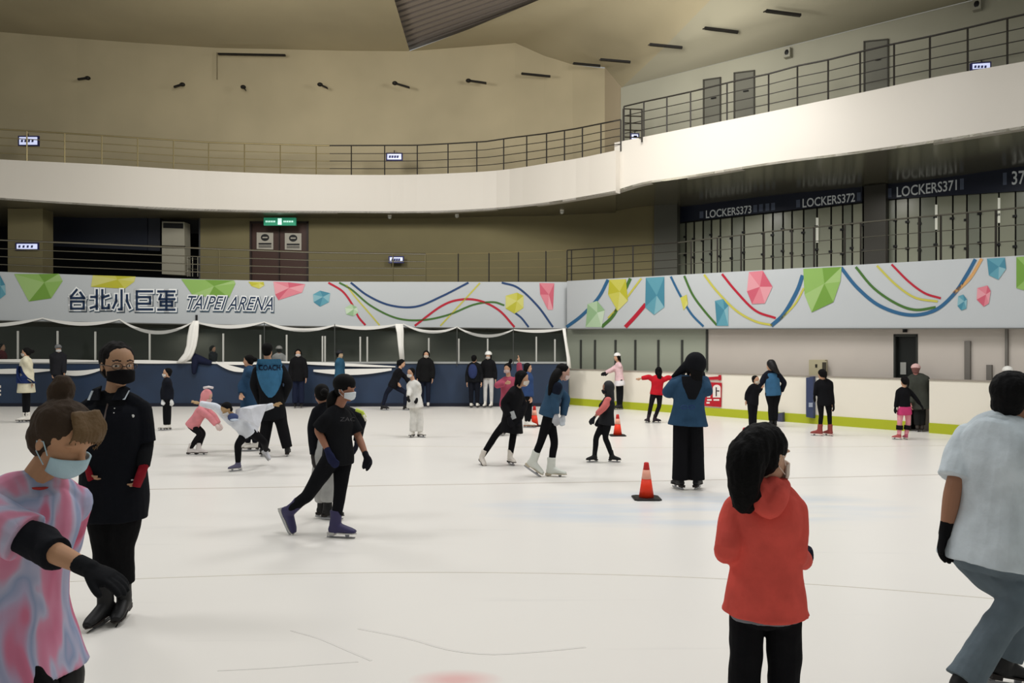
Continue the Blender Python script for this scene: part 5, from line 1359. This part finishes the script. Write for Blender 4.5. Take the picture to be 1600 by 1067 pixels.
# ---------------------------------------------------------------- middle distance
r = person('woman in black T-shirt and white mask with navy gloves and skate covers', 7.42, 1.56, 62, (528, 712), (528, 640), (540, 608),
           (((560, 682, .10), (572, 712, -.02)), ((497, 672, -.10), (513, 706, -.16))), (((532, 765, .0), (524, 815)), ((482, 772, .05), (453, 798, .12))),
           dict(col=(18, 19, 22), m=.014, hem=.05, slv=.42, name='tshirt'), dict(col=(15, 16, 20), m=.010, cuff=.0), (54, 50, 86), ('short', (16, 14, 14)), (206, 212, 216),
           ((24, 24, 30), (30, 34, 62)), (150, 104, 82), hd=(64, 4, 0), hh=.232, feet=((78, 0), (62, 58)), grd=(True, False), sole=(190, 188, 184), boot=1.12, build=1.06)
hb = MB(); hb.ell(r['C'] + r['hu'] * .05 - r['hf'] * .02, (r['hl'] * .098, r['hf'] * .112, r['hu'] * .095), None); hb.ell(r['N'] - r['f'] * .05 + V((0, 0, .06)), (r['l'] * .09, r['f'] * .05, V((0, 0, .12))), None)
remesh(hb, 'long_hair', .009, [mat('hair', (11, 10, 10), .75, spec=.12)], 2, r['body'])
# chest lettering patch
b_ = MB(); c = r['X']((543, 654)); me_ = text_mesh('ZAC', .1); vv = [v.co for v in me_.vertices]; top_o = r['top']
mxx = max(v.x for v in vv); mn = mat('print_grey', (62, 60, 62), .8)
d3 = (r['l'] * .8 - r['f'] * -.0).normalized(); d3 = V((math.cos(math.radians(62)), math.sin(math.radians(62)), 0))
def chest(v):
    p = W(531 + v.x / mxx * 24, 658 - v.y * 9, 7.42); h_ = on_surface(top_o, EYE3, (p - EYE3).normalized()); return (h_ if h_ is not None else p) - V((0, .006, 0))
for p_ in me_.polygons: b_.face([chest(me_.vertices[i].co) for i in p_.vertices], mn)
b_.obj('chest_print', r['body'])

person('person in black jacket and light grey trousers half hidden behind the T-shirt woman', 8.19, 1.50, 20, (520, 708), (518, 632), (502, 616),
       (((564, 655, .02), (558, 690, -.1)), ((489, 668, .0), (490, 712, -.05))), (((514, 755), (512, 795)), ((499, 750), (503, 800, .1))),
       dict(col=(20, 21, 26), m=.020, hem=.06, slv=1.), dict(col=(170, 170, 168), m=.034, cuff=.0, end=.8), (14, 14, 16), ('lowbun', (18, 15, 15)), None, ((22, 24, 34), (60, 56, 54)), (150, 110, 90), hd=(210, 0, 0), hh=.20, feet=((80, 0), (80, 0)))
nb = MB(); nb.tube([W(556, 640, 8.08), W(566, 644, 8.08), W(570, 652, 8.1)], .018, mat('neon_band', (196, 214, 80), .5), 8); nb.tube([W(568, 648, 8.08), W(572, 658, 8.08)], .012, M_white, 8)
o = nb.obj('arm_band', bpy.data.objects[[q.name for q in COL.objects if q.name.startswith('person') and q.get('label', '').startswith('person in black jacket and light grey')][0]], True)

BLU = (44, 72, 98)
r = person('coach in wide blue jacket with raised arms, seen from behind beside the largest cone', 9.94, 1.66, 182, (1075, 655), (1078, 594), (1084, 572),
           (((1104, 612, -.05), (1100, 592, .15)), ((1044, 613, .05), (1062, 588, .25))), (((1088, 705), (1088, 745)), ((1063, 705), (1063, 745))),
           dict(col=BLU, m=.040, hem=.045, slv=1., flare=.045, fold=1.), dict(col=(18, 18, 21), m=.024, cuff=.02, end=1.02, rad=[.10, .098, .095, .097, .105]), (20, 20, 22), ('long', (17, 15, 16)), None, (24, 24, 28), SKIN, hd=(190, -4, 0), hh=.25, feet=((150, 0), (200, 0)), build=1.12)
hb = MB(); C3, N3, a, f, l = r['C'], r['N'], r['a'], r['f'], r['l']; hb.ell(C3 + V((.02, 0, .03)), (l * .135, f * .14, a * .15), None, 24, 14); limb(hb, [C3 + V((-.02, 0, .06)), C3 + V((-.13, .04, -.04)), C3 + V((-.24, .1, -.13))], [.07, .055, .02])
q = N3 - f * .13
hb.rings([[c_ + l * w_ * math.cos(t) + f * .035 * math.sin(t) for t in [2 * math.pi * j / 14 for j in range(14)]] for c_, w_ in ((N3 - f * .07 + a * .05, .13), (N3 - f * .12 - a * .05, .125), (N3 - f * .135 - a * .15, .09), (N3 - f * .135 - a * .23, .05))])
remesh(hb, 'hood', .010, [cloth((20, 21, 25))], 2, r['body'])
lb = MB()
for s_ in (-1, 1): lb.tube([W(1075 + s_ * 6 + 4.5 * math.cos(t), 636 + 2.6 * math.sin(t), 9.70) for t in [2 * math.pi * j / 12 for j in range(13)]], .008, mat('print_navy', (30, 56, 96), .8), 6)
lb.obj('back_emblem', r['body'])

Yv = gY(713)
r = person('coach in black with a lettered blue vest, standing before the blue boards', Yv, 1.78, 180, (426, 645), (420, 570), (418, 548),
           (((451, 600), (441, 628, .15)), ((397, 602), (408, 632, .15))), (((440, 676), (449, 705)), ((417, 676), (411, 705))),
           dict(col=(18, 19, 22), m=.026, hem=.06, slv=1., flare=.01), dict(col=(17, 17, 20), m=.030, cuff=.014, end=1.0), (24, 24, 26), ('short', (18, 16, 16)), None, (20, 20, 24), hd=(182, -2, 0), hh=.24, feet=((190, 0), (170, 0)), build=1.15)
vb = MB(); N3, a, f, l, P3 = r['N'], r['a'], r['f'], r['l'], r['P']; D = r['D']
for sgn in (-1,):
    pass
vt = [(402, 562), (438, 562), (442, 580), (440, 600), (432, 615), (424, 622), (414, 616), (406, 602), (401, 580)]
mv = cloth((58, 106, 140))
to = r['top']
grid = []
vb = MB()
def proj(x, y, off=.02, o_=to, Yp=Yv):
    p = W(x, y, Yp); h_ = on_surface(o_, EYE3, (p - EYE3).normalized()); return (h_ if h_ is not None else W(x, y, Yp - .17)) - V((0, off, 0))
# vest back panel: rows of points laid over the jacket
rows = [(561, 403, 438), (570, 401, 441), (580, 401, 442), (590, 403, 441), (600, 406, 439), (609, 410, 435), (617, 416, 430), (621, 420, 425)]
t_ = BVHTree.FromPolygons([v.co for v in to.data.vertices], [tuple(pp.vertices) for pp in to.data.polygons])
def projq(x, y, off, Yp=Yv, tree=t_, dflt=.16):
    p = W(x, y, Yp); h_ = tree.ray_cast(EYE3, (p - EYE3).normalized())[0]; return (h_ if h_ is not None else W(x, y, Yp - dflt)) - V((0, off, 0))
nn_ = 10; G_ = [[projq(x0 + (x1 - x0) * j / nn_, y, .018) for j in range(nn_ + 1)] for y, x0, x1 in rows]
vb = MB()
for i in range(len(G_) - 1): vb.rings([[G_[i][j], G_[i + 1][j], G_[i + 1][j] + V((0, .03, 0)), G_[i][j] + V((0, .03, 0))] for j in range(nn_ + 1)], mv)
vo = vb.obj('vest', r['body'])
b_ = MB(); me_ = text_mesh('COACH', 0, .02); vv = [v.co for v in me_.vertices]; x0_, x1_ = min(v.x for v in vv), max(v.x for v in vv); h1 = max(v.y for v in vv)
for p_ in me_.polygons: b_.face([projq(405 + (me_.vertices[i].co.x - x0_) / (x1_ - x0_) * 34, 578 - me_.vertices[i].co.y / h1 * 8, .026) for i in p_.vertices], mat('print_ink', (12, 18, 42), .8))
b_.obj('lettering', vo)

person('person in plain blue jacket with a dark bun standing half behind the lettered coach', 13.7, 1.60, -70, (389, 632), (390, 576), (388, 564),
       (((400, 608, .2), (396, 630, .1)), ((378, 602, -.1), (377, 615, -.2))), (((397, 668), (399, 698)), ((388, 668), (387, 698))),
       dict(col=(42, 70, 98), m=.030, hem=.08, slv=1., flare=.01), dict(col=(22, 24, 32), m=.014), (216, 212, 204), ('lowbun', (18, 16, 16)), None, None, hd=(-80, 0, 0), hh=.20, sole=(60, 54, 50))

r = person('black-clad skater with swinging coat and pale pouch pushing off on white skates', gY(726), 1.52, 62, (800, 655), (806, 608), (816, 592),
           (((818, 634, .1), (812, 655, -.05)), ((788, 630, -.1), (795, 652, -.2))), (((802, 692), (797, 716)), ((775, 694), (753, 714))),
           dict(col=(18, 18, 21), m=.022, hem=.13, slv=1., flare=.05, name='coat'), dict(col=(15, 15, 18), m=.008), (212, 204, 194), ('long', (15, 14, 15)), (214, 206, 196), (20, 20, 24), hd=(74, 6, 0), hh=.24, feet=((25, 0), (20, 20)), sole=(40, 34, 32))
Yq = gY(726)
b_ = MB(); b_.prism([W(796, 644, Yq - .2), W(803, 642, Yq - .2), W(807, 653, Yq - .2), W(800, 656, Yq - .2)], (0, .03, 0), mat('pouch', (176, 178, 180), .5)); b_.obj('pouch', r['body'])

r = person('person in a pink jacket raising one arm beside the black-clad skater', gY(680), 1.58, -20, (793, 632), (795, 592), (793, 576),
           (((812, 583, -.05), (811, 566, -.08)), ((777, 602, -.2), (790, 599, -.32))), (((803, 655), (808, 672)), ((790, 655), (787, 672))),
           dict(col=(158, 72, 92), m=.026, hem=.03, slv=1.), dict(col=(18, 18, 21), m=.012), (206, 204, 204), ('bun', (16, 14, 15)), (190, 170, 166), None, hd=(-20, 4, 0), hh=.21, extra=dict(bun=(798, 564)), hcurl=10)

r = person('leaning woman in blue jacket with long dark hair and white figure skates', gY(744), 1.50, 96, (858, 642), (870, 596), (880, 582),
           (((884, 622, .12), (880, 650, .05)), ((866, 622, -.10), (869, 648, -.15))), (((866, 690), (861, 722)), ((845, 690), (833, 720))),
           dict(col=(50, 76, 100), m=.026, hem=.05, slv=1., flare=.012), dict(col=(14, 14, 17), m=.008), (206, 208, 200), ('short', (18, 14, 14)), (214, 196, 190), ((196, 200, 204), (178, 178, 182)), (190, 150, 134), hd=(92, 16, 0), hh=.225, feet=((72, 0), (60, 28)), grd=(True, False), boot=1.25, sole=(190, 180, 160))
a, f, l = r['a'], r['f'], r['l']
hb = MB(); X = r['X']; limb(hb, [X((876, 578, -.0)), X((869, 586, -.08)), X((863, 600, -.13)), X((858, 616, -.14))], [.06, .065, .055, .02]); remesh(hb, 'long_hair', .010, [mat('hair', (11, 9, 9), .75, spec=.12)], 2, r['body'])
hb = MB(); E3, W3 = r['J'][1][:2]; S3 = r['sh'][1]; limb(hb, [S3, S3.lerp(E3, .5), E3, E3.lerp(W3, .9)], [.075, .066, .06, .048], 14, 4, flat1=True); remesh(hb, 'dark_sleeve', .010, [cloth((20, 26, 40))], 2, r['body'])

person('child in dark hood with pink sleeves and black skates gliding left', gY(722), 1.24, -78, (948, 656), (951, 622), (949, 607),
       (((942, 640, .1), (936, 655, .1)), ((938, 641, -.12), (928, 653, -.16))), (((946, 683), (956, 706)), ((932, 683), (929, 706))),
       dict(col=(34, 35, 38), m=.022, hem=.06, slv=.32, flare=.02), dict(col=(20, 20, 23), m=.008), (16, 16, 18), None, (34, 34, 38), (30, 31, 35), (150, 110, 90), hd=(-82, 4, 0), hh=.20, hat=('hood', (34, 35, 38)), feet=((70, 0), (-70, 0)), sole=(40, 36, 34))
ob = COL.objects
kid = [o for o in ob if o.get('label', '').startswith('child in dark hood')][0]
sb = MB(); Yk = gY(722); limb(sb, [W(950, 626, Yk - .10), W(944, 636, Yk - .14), W(935, 645, Yk - .14)], [.062, .054, .046]); remesh(sb, 'pink_sleeve', .010, [cloth((206, 112, 108))], 2, kid)

# child in pink hood
r = person('crouching child in a pink padded hood and sweater with black leggings', gY(710), 1.15, 88, (301, 664), (320, 636), (324, 620),
           (((334, 650, .1), (342, 662, .1)), ((328, 652, -.08), (338, 664, -.10))), (((317, 682, .05), (310, 700)), ((312, 684, -.05), (297, 700))),
           dict(col=(222, 140, 146), m=.026, hem=.03, slv=1., flare=.012), dict(col=(24, 22, 24), m=.010), (214, 206, 202), None, (220, 190, 184), ((228, 206, 200), (228, 206, 200)), (200, 160, 140), hd=(80, 20, 0), hh=.20, hat=('hood', (226, 146, 150)), feet=((82, 0), (82, 0)), sole=(60, 54, 50), boot=1.2)
bb = MB(); bb.tube([W(318, 606, 13.2), W(326, 604.5, 13.2), W(333, 606, 13.2)], .02, mat('hood_bow', (224, 214, 214), .7)); bb.obj('hood_bow', r['body'], True)

# child with spread arms and white sleeves
Yc = gY(736)
r = person('bending child with arms spread wide in a white and navy top, one leg stretched behind', Yc, 1.25, -30, (388, 676, .1), (366, 652, -.02), (354, 640, -.12),
           (((402, 641, .0), (428, 633, .0)), ((338, 636, .0), (312, 630, .0))), (((412, 690, .25), (416, 704, .6)), ((372, 695, -.05), (372, 722, .0))),
           dict(col=(216, 220, 228), m=.022, hem=.02, slv=1., name='top', flare=.0), dict(col=(16, 16, 19), m=.012, end=.9), ((190, 190, 196), (86, 84, 108)), ('short', (15, 14, 15)), (206, 204, 204), None, (172, 140, 100), hd=(-35, 30, 8), hh=.19, feet=((60, 40), (-50, 0)), grd=(False, True), sole=(180, 178, 176), hcurl=5)
cb = MB(); cb.rings([[V(p) for p in q] for q in (
    [W(368, 640, Yc - .05), W(378, 640, Yc - .1), W(378, 646, Yc - .1), W(368, 648, Yc - .05)],
    [W(376, 637, Yc - .12), W(392, 639, Yc - .14), W(396, 660, Yc - .14), W(372, 652, Yc - .1)],
    [W(390, 634, Yc - .10), W(408, 633, Yc - .10), W(404, 668, Yc - .12), W(388, 660, Yc - .12)],
    [W(404, 632, Yc - .05), W(418, 631, Yc - .04), W(402, 676, Yc - .12), W(398, 670, Yc - .12)])], cloth((220, 222, 230))); cb.obj('white_cape', r['body'])
nb = MB(); nb.ell(W(364, 652, Yc - .16), ((.075, 0, 0), (0, .05, 0), (0, 0, .06)), cloth((70, 82, 120))); nb.ell(W(366, 656, Yc - .19), ((.06, 0, 0), (0, .04, 0), (0, 0, .02)), cloth((190, 200, 214))); nb.obj('navy_yoke', r['body'], True)

# ---------------------------------------------------------------- far skaters
def stand(lab, Y, H, yaw, cx, head, top, bot, skate=(20, 20, 22), hair=('short', (16, 15, 16)), mask=None, glove=None, lean=0., wide=5, group='skaters on the ice', **kw):
    """upright figure whose head centre is at photo row head; H sets the rest"""
    s_ = F / Y; hhx = H / (7.0 if H > 1.35 else 6.2); feet = HOR + EYE * s_
    kx = kw.pop('arms', None); lg = kw.pop('legs', None)
    ny = head + .60 * hhx * s_; py = ny + .30 * H * s_; ky = py + .235 * H * s_; ay = feet - .13 * s_
    c0 = math.cos(math.radians(yaw)); aw = .13 * H * s_
    arms = kx or (((cx + c0 * aw + lean * .5, ny + .2 * H * s_), (cx + c0 * aw * 1.05, ny + .35 * H * s_, -.08)), ((cx - c0 * aw + lean * .5, ny + .2 * H * s_), (cx - c0 * aw * 1.05, ny + .35 * H * s_, -.08)))
    lw = wide * c0 if abs(c0) > .4 else wide * (1 if c0 >= 0 else -1) * .5
    legs = lg or (((cx + lw, ky), (cx + lw, ay)), ((cx - lw, ky), (cx - lw, ay)))
    return person(lab, Y, H, yaw, (cx, py), (cx + lean * .7, ny), (cx + lean, head), arms, legs, top, bot, skate, hair, mask, glove, group=group, **kw)


WH = (216, 212, 204)
r = stand('skater in a long cream coat with a navy band, far left before the blue boards', gY(660), 1.62, -62, 41, 551, dict(col=(208, 202, 178), m=.040, hem=.20, slv=1., flare=.05, name='coat'), dict(col=BK, m=.008), WH, ('lowbun', (18, 16, 16)), (180, 176, 170))
Yx = gY(660); tr = BVHTree.FromPolygons([v.co for v in r['top'].data.vertices], [tuple(p.vertices) for p in r['top'].data.polygons])
b_ = MB(); nv = cloth((30, 44, 84)); G_ = [[projq(x0 + (x1 - x0) * j / 8, y, .02, Yx, tr, .2) for j in range(9)] for y, x0, x1 in ((572, 27, 33), (580, 26, 36), (590, 26, 44), (597, 26, 55), (599, 27, 56))]
for i in range(4): b_.rings([[G_[i][j], G_[i + 1][j], G_[i + 1][j] + V((0, .03, 0)), G_[i][j] + V((0, .03, 0))] for j in range(9)], nv)
b_.obj('navy_band', r['body'])
stand('person in charcoal jacket and grey cap at the boards behind the bun-haired woman', 23.6, 1.66, 40, 91, 545, dict(col=(34, 34, 38), m=.035, hem=.08, slv=1.), dict(col=(30, 32, 44), m=.02), hat=('cap', (110, 112, 114)), mask=(190, 190, 190))
stand('child in dark tracksuit with white mask and white gloves standing before the boards', gY(672), 1.30, -58, 261, 583, dict(col=(20, 22, 30), m=.024, hem=.04, slv=1.), dict(col=BK, m=.014), WH, mask=(206, 204, 200), glove=(206, 206, 204), sole=(70, 62, 56))
stand('person in all black with a white mask standing at the boards near the lettered coach', 23.7, 1.70, 10, 466, 552, dict(col=(18, 18, 20), m=.035, hem=.10, slv=1.), dict(col=(26, 32, 52), m=.025, cuff=.02), hair=('long', (14, 13, 14)), mask=(190, 186, 184))
stand('person in a teal blue jacket and dark cap facing right at the boards', 23.4, 1.68, 78, 531, 554, dict(col=(44, 82, 106), m=.035, hem=.05, slv=1.), dict(col=(30, 32, 44), m=.02), hat=('beanie', (26, 28, 34)), skin=(170, 146, 120))
person('black-clad skater lunging right in dark jeans before the boards', gY(641), 1.62, 82, (614, 602), (624, 578), (628, 568), (((634, 590, .1), (640, 600, .1)), ((617, 590, -.1), (622, 598, -.1))), (((634, 618), (633, 634)), ((604, 620), (598, 634))),
       dict(col=(18, 18, 21), m=.026, hem=.04, slv=1.), dict(col=(24, 28, 42), m=.014), (24, 24, 26), ('pony', (16, 15, 16)), None, hd=(80, 10, 0), feet=((80, 0), (80, 0)))
r = person('skater all in white with dark hair and mask, knees bent together', gY(683), 1.36, -38, (648, 626), (646, 597), (642, 583), (((655, 612, .05), (652, 622, -.1)), ((640, 610, -.08), (638, 620, -.2))), (((656, 650), (656, 674)), ((646, 650), (645, 674))),
           dict(col=(214, 212, 206), m=.022, hem=.10, slv=1., flare=.04), dict(col=(216, 214, 208), m=.018, cuff=.02), WH, ('short', (18, 16, 16)), (210, 208, 204), ((24, 24, 26), (24, 24, 26)), hd=(-40, 4, 0), feet=((55, 0), (-20, 0)))
stand('person in black coat with light-masked face standing behind the white-clad skater', 23.9, 1.66, 5, 664, 554, dict(col=(20, 20, 21), m=.04, hem=.10, slv=1.), dict(col=(26, 30, 44), m=.02), WH, ('long', (14, 13, 14)), (190, 180, 170), lean=2)
r = stand('person with a blue-grey backpack at the boards left of the white-helmeted one', 23.7, 1.60, 165, 741, 561, dict(col=(20, 21, 24), m=.03, hem=.04, slv=1.), dict(col=(20, 22, 30), m=.02), WH)
b_ = MB(); b_.ell(r['N'] - r['a'] * .22 - r['f'] * .15, (r['l'] * .14, r['f'] * .08, r['a'] * .22), cloth((44, 54, 92))); o = b_.obj('backpack', None, True); tag(o, 'small blue-grey backpack worn by the person left of the white helmet', 'backpack')
stand('person in white helmet with black jacket and white trousers at the boards', 23.8, 1.62, -15, 763, 556, dict(col=(18, 18, 20), m=.025, hem=.02, slv=1.), dict(col=(196, 194, 192), m=.012), WH, ('long', (15, 14, 15)), (184, 178, 172), hat=('helmet', (220, 220, 216)))
stand('person in blue jacket with black leggings and white skates behind the orange cone', gY(668), 1.50, 70, 825, 575, dict(col=(48, 70, 112), m=.026, hem=.03, slv=1.), dict(col=BK, m=.01), WH, ('long', (16, 15, 16)), sole=(150, 100, 70))
r = person('skater in white cap and pink top with white skirt by the white boards corner', gY(640), 1.58, -78, (968, 594), (966, 568), (964, 558), (((958, 578, .1), (950, 582, .1)), ((956, 577, -.08), (946, 582, -.1))), (((971, 615), (970, 633)), ((966, 615), (966, 633))),
           dict(col=(222, 188, 192), m=.02, hem=.01, slv=1.), dict(col=BK, m=.01), (22, 22, 24), ('long', (18, 16, 16)), None, (26, 26, 28), hd=(-70, 0, 0), hat=('beanie', (224, 222, 220)), extra=dict(skirt=dict(col=(216, 212, 214), len=.10, flare=.03)))
person('skater in a red sweater with arms held out, seen from behind near the white boards', gY(661), 1.38, 184, (1026, 614), (1028, 589), (1029, 580), (((1044, 590), (1054, 592, -.05)), ((1014, 589), (1002, 591, .0))), (((1030, 636), (1023, 652)), ((1017, 636), (1013, 650))),
       dict(col=(188, 30, 42), m=.028, hem=.03, slv=1., flare=.01), dict(col=(24, 20, 26), m=.010), (36, 24, 34), ('long', (16, 14, 15)), None, None, hd=(184, 0, 0), feet=((100, 0), (200, 0)))
r = stand('coach in blue vest and black trousers helping the small child near the boards', gY(667), 1.58, 176, 1208, 572, dict(col=(22, 24, 34), m=.024, hem=.03, slv=1., vest=(58, 100, 134)), dict(col=(16, 16, 18), m=.024, cuff=0), BK, ('short', (16, 14, 16)), lean=-4, wide=3,
          arms=(((1225, 598), (1221, 612, .1)), ((1190, 598), (1186, 610, .1))), hd=(230, 10, 0))
hb = MB(); X = r['X']; limb(hb, [X((1205, 568, -.05)), X((1210, 576, -.12)), X((1217, 583, -.12))], [.10, .08, .03]); remesh(hb, 'ponytail', .014, [mat('hair', (16, 14, 16), .55)], 2, r['body'])
stand('small child in black with pale mask held by the blue-vested coach', gY(676), 1.16, 30, 1176, 594, dict(col=(18, 18, 22), m=.026, hem=.05, slv=1.), dict(col=(18, 18, 22), m=.018), (50, 40, 44), ('short', (18, 16, 16)), (198, 190, 176), lean=5, wide=3, arms=(((1184, 612), (1190, 606, -.1)), ((1168, 615), (1166, 626))))
person('slim woman in black with dark ponytail and brick-red skates by the navy pad', gY(681), 1.42, 170, (1288, 628), (1287, 594), (1284, 585), (((1299, 612), (1302, 632, -.05)), ((1275, 608), (1273, 618, .05))), (((1296, 648), (1297, 670)), ((1283, 648), (1281, 670))),
       dict(col=(18, 18, 21), m=.012, hem=.05, slv=1.), dict(col=(16, 16, 19), m=.004), (142, 62, 58), ('pony', (16, 14, 15)), None, (18, 18, 20), hd=(200, 8, 0), feet=((200, 0), (230, 0)), sole=(222, 196, 190), boot=1.15)
r = person('child in black top with pink shorts and striped pink leg warmers near the dark doorway', gY(687), 1.16, 180, (1413, 636), (1412, 607), (1413, 596), (((1429, 620), (1438, 632)), ((1402, 620), (1399, 637))), (((1419, 658), (1416, 676)), ((1406, 658), (1405, 676))),
           dict(col=(18, 18, 21), m=.014, hem=.01, slv=1.), dict(col=(226, 150, 160), m=.012), ((184, 84, 110), (176, 84, 84)), ('pony', (18, 14, 15)), None, (18, 18, 20), hd=(190, 0, 0), feet=((180, 0), (240, 0)), sole=(220, 190, 190),
           extra=dict(skirt=dict(col=(196, 62, 112), len=.13, flare=.01, name='shorts')))
for i in (0, 1):
    K3, A3 = r['J'][i][2:4]; kb = MB(); q = K3.lerp(A3, .45); kb.tube([K3.lerp(A3, .3), K3.lerp(A3, .62)], .062, cloth((22, 18, 22)), 14); kb.obj('leg_band', r['body'], True)
stand('person in a dark grey-green coat leaning in the board gateway beside the pink-legged child', 16.9, 1.62, 150, 1437, 578, dict(col=(62, 64, 58), m=.055, hem=.12, slv=1., flare=.02, name='coat'), dict(col=(34, 34, 34), m=.03), (60, 54, 50), ('short', (120, 80, 76)), skin=(196, 130, 122), hat=('beanie', (206, 168, 164)), lean=-6, wide=4)

# people behind the boards
BB = 'people behind the boards'
stand('seated girl with ponytail seen through the screen behind the blue boards', 25.6, 1.30, 70, 333, 545, dict(col=(26, 28, 38), m=.03, hem=.05, slv=1.), dict(col=BK, m=.02), hair=('pony', (16, 15, 16)), group=BB)
stand('person in a dark red jacket behind the boards at the left edge', 25.4, 1.66, 100, 3, 543, dict(col=(96, 26, 36), m=.035, hem=.05, slv=1.), dict(col=BK, m=.02), group=BB)
stand('person in pale helmet and white shirt behind the boards right of the lettered coach', 25.4, 1.62, 200, 436, 547, dict(col=(176, 178, 176), m=.03, hem=.05, slv=1.), dict(col=BK, m=.02), group=BB, hat=('helmet', (170, 168, 164)))
r = stand('skater in white helmet mostly hidden behind the striding man in the white shirt', 15.0, 1.22, 180, 1574, 582, dict(col=(40, 40, 44), m=.02, hem=.05, slv=1.), dict(col=BK, m=.02), hat=('helmet', (220, 218, 212)))
# dark coat thrown over the boards
cb = MB(); limb(cb, [LB.pt(302, 556, -.1), LB.pt(312, 562, -.02), LB.pt(328, 567, .02)], [.10, .13, .08]); limb(cb, [LB.pt(305, 560, .02), LB.pt(304, 572, .08), LB.pt(303, 582, .08)], [.10, .09, .06])
o = remesh(cb, 'draped_coat', .015, [cloth((26, 30, 50))], 2); tag(o, 'dark coat thrown over the blue boards beside the gathered net', 'coat')
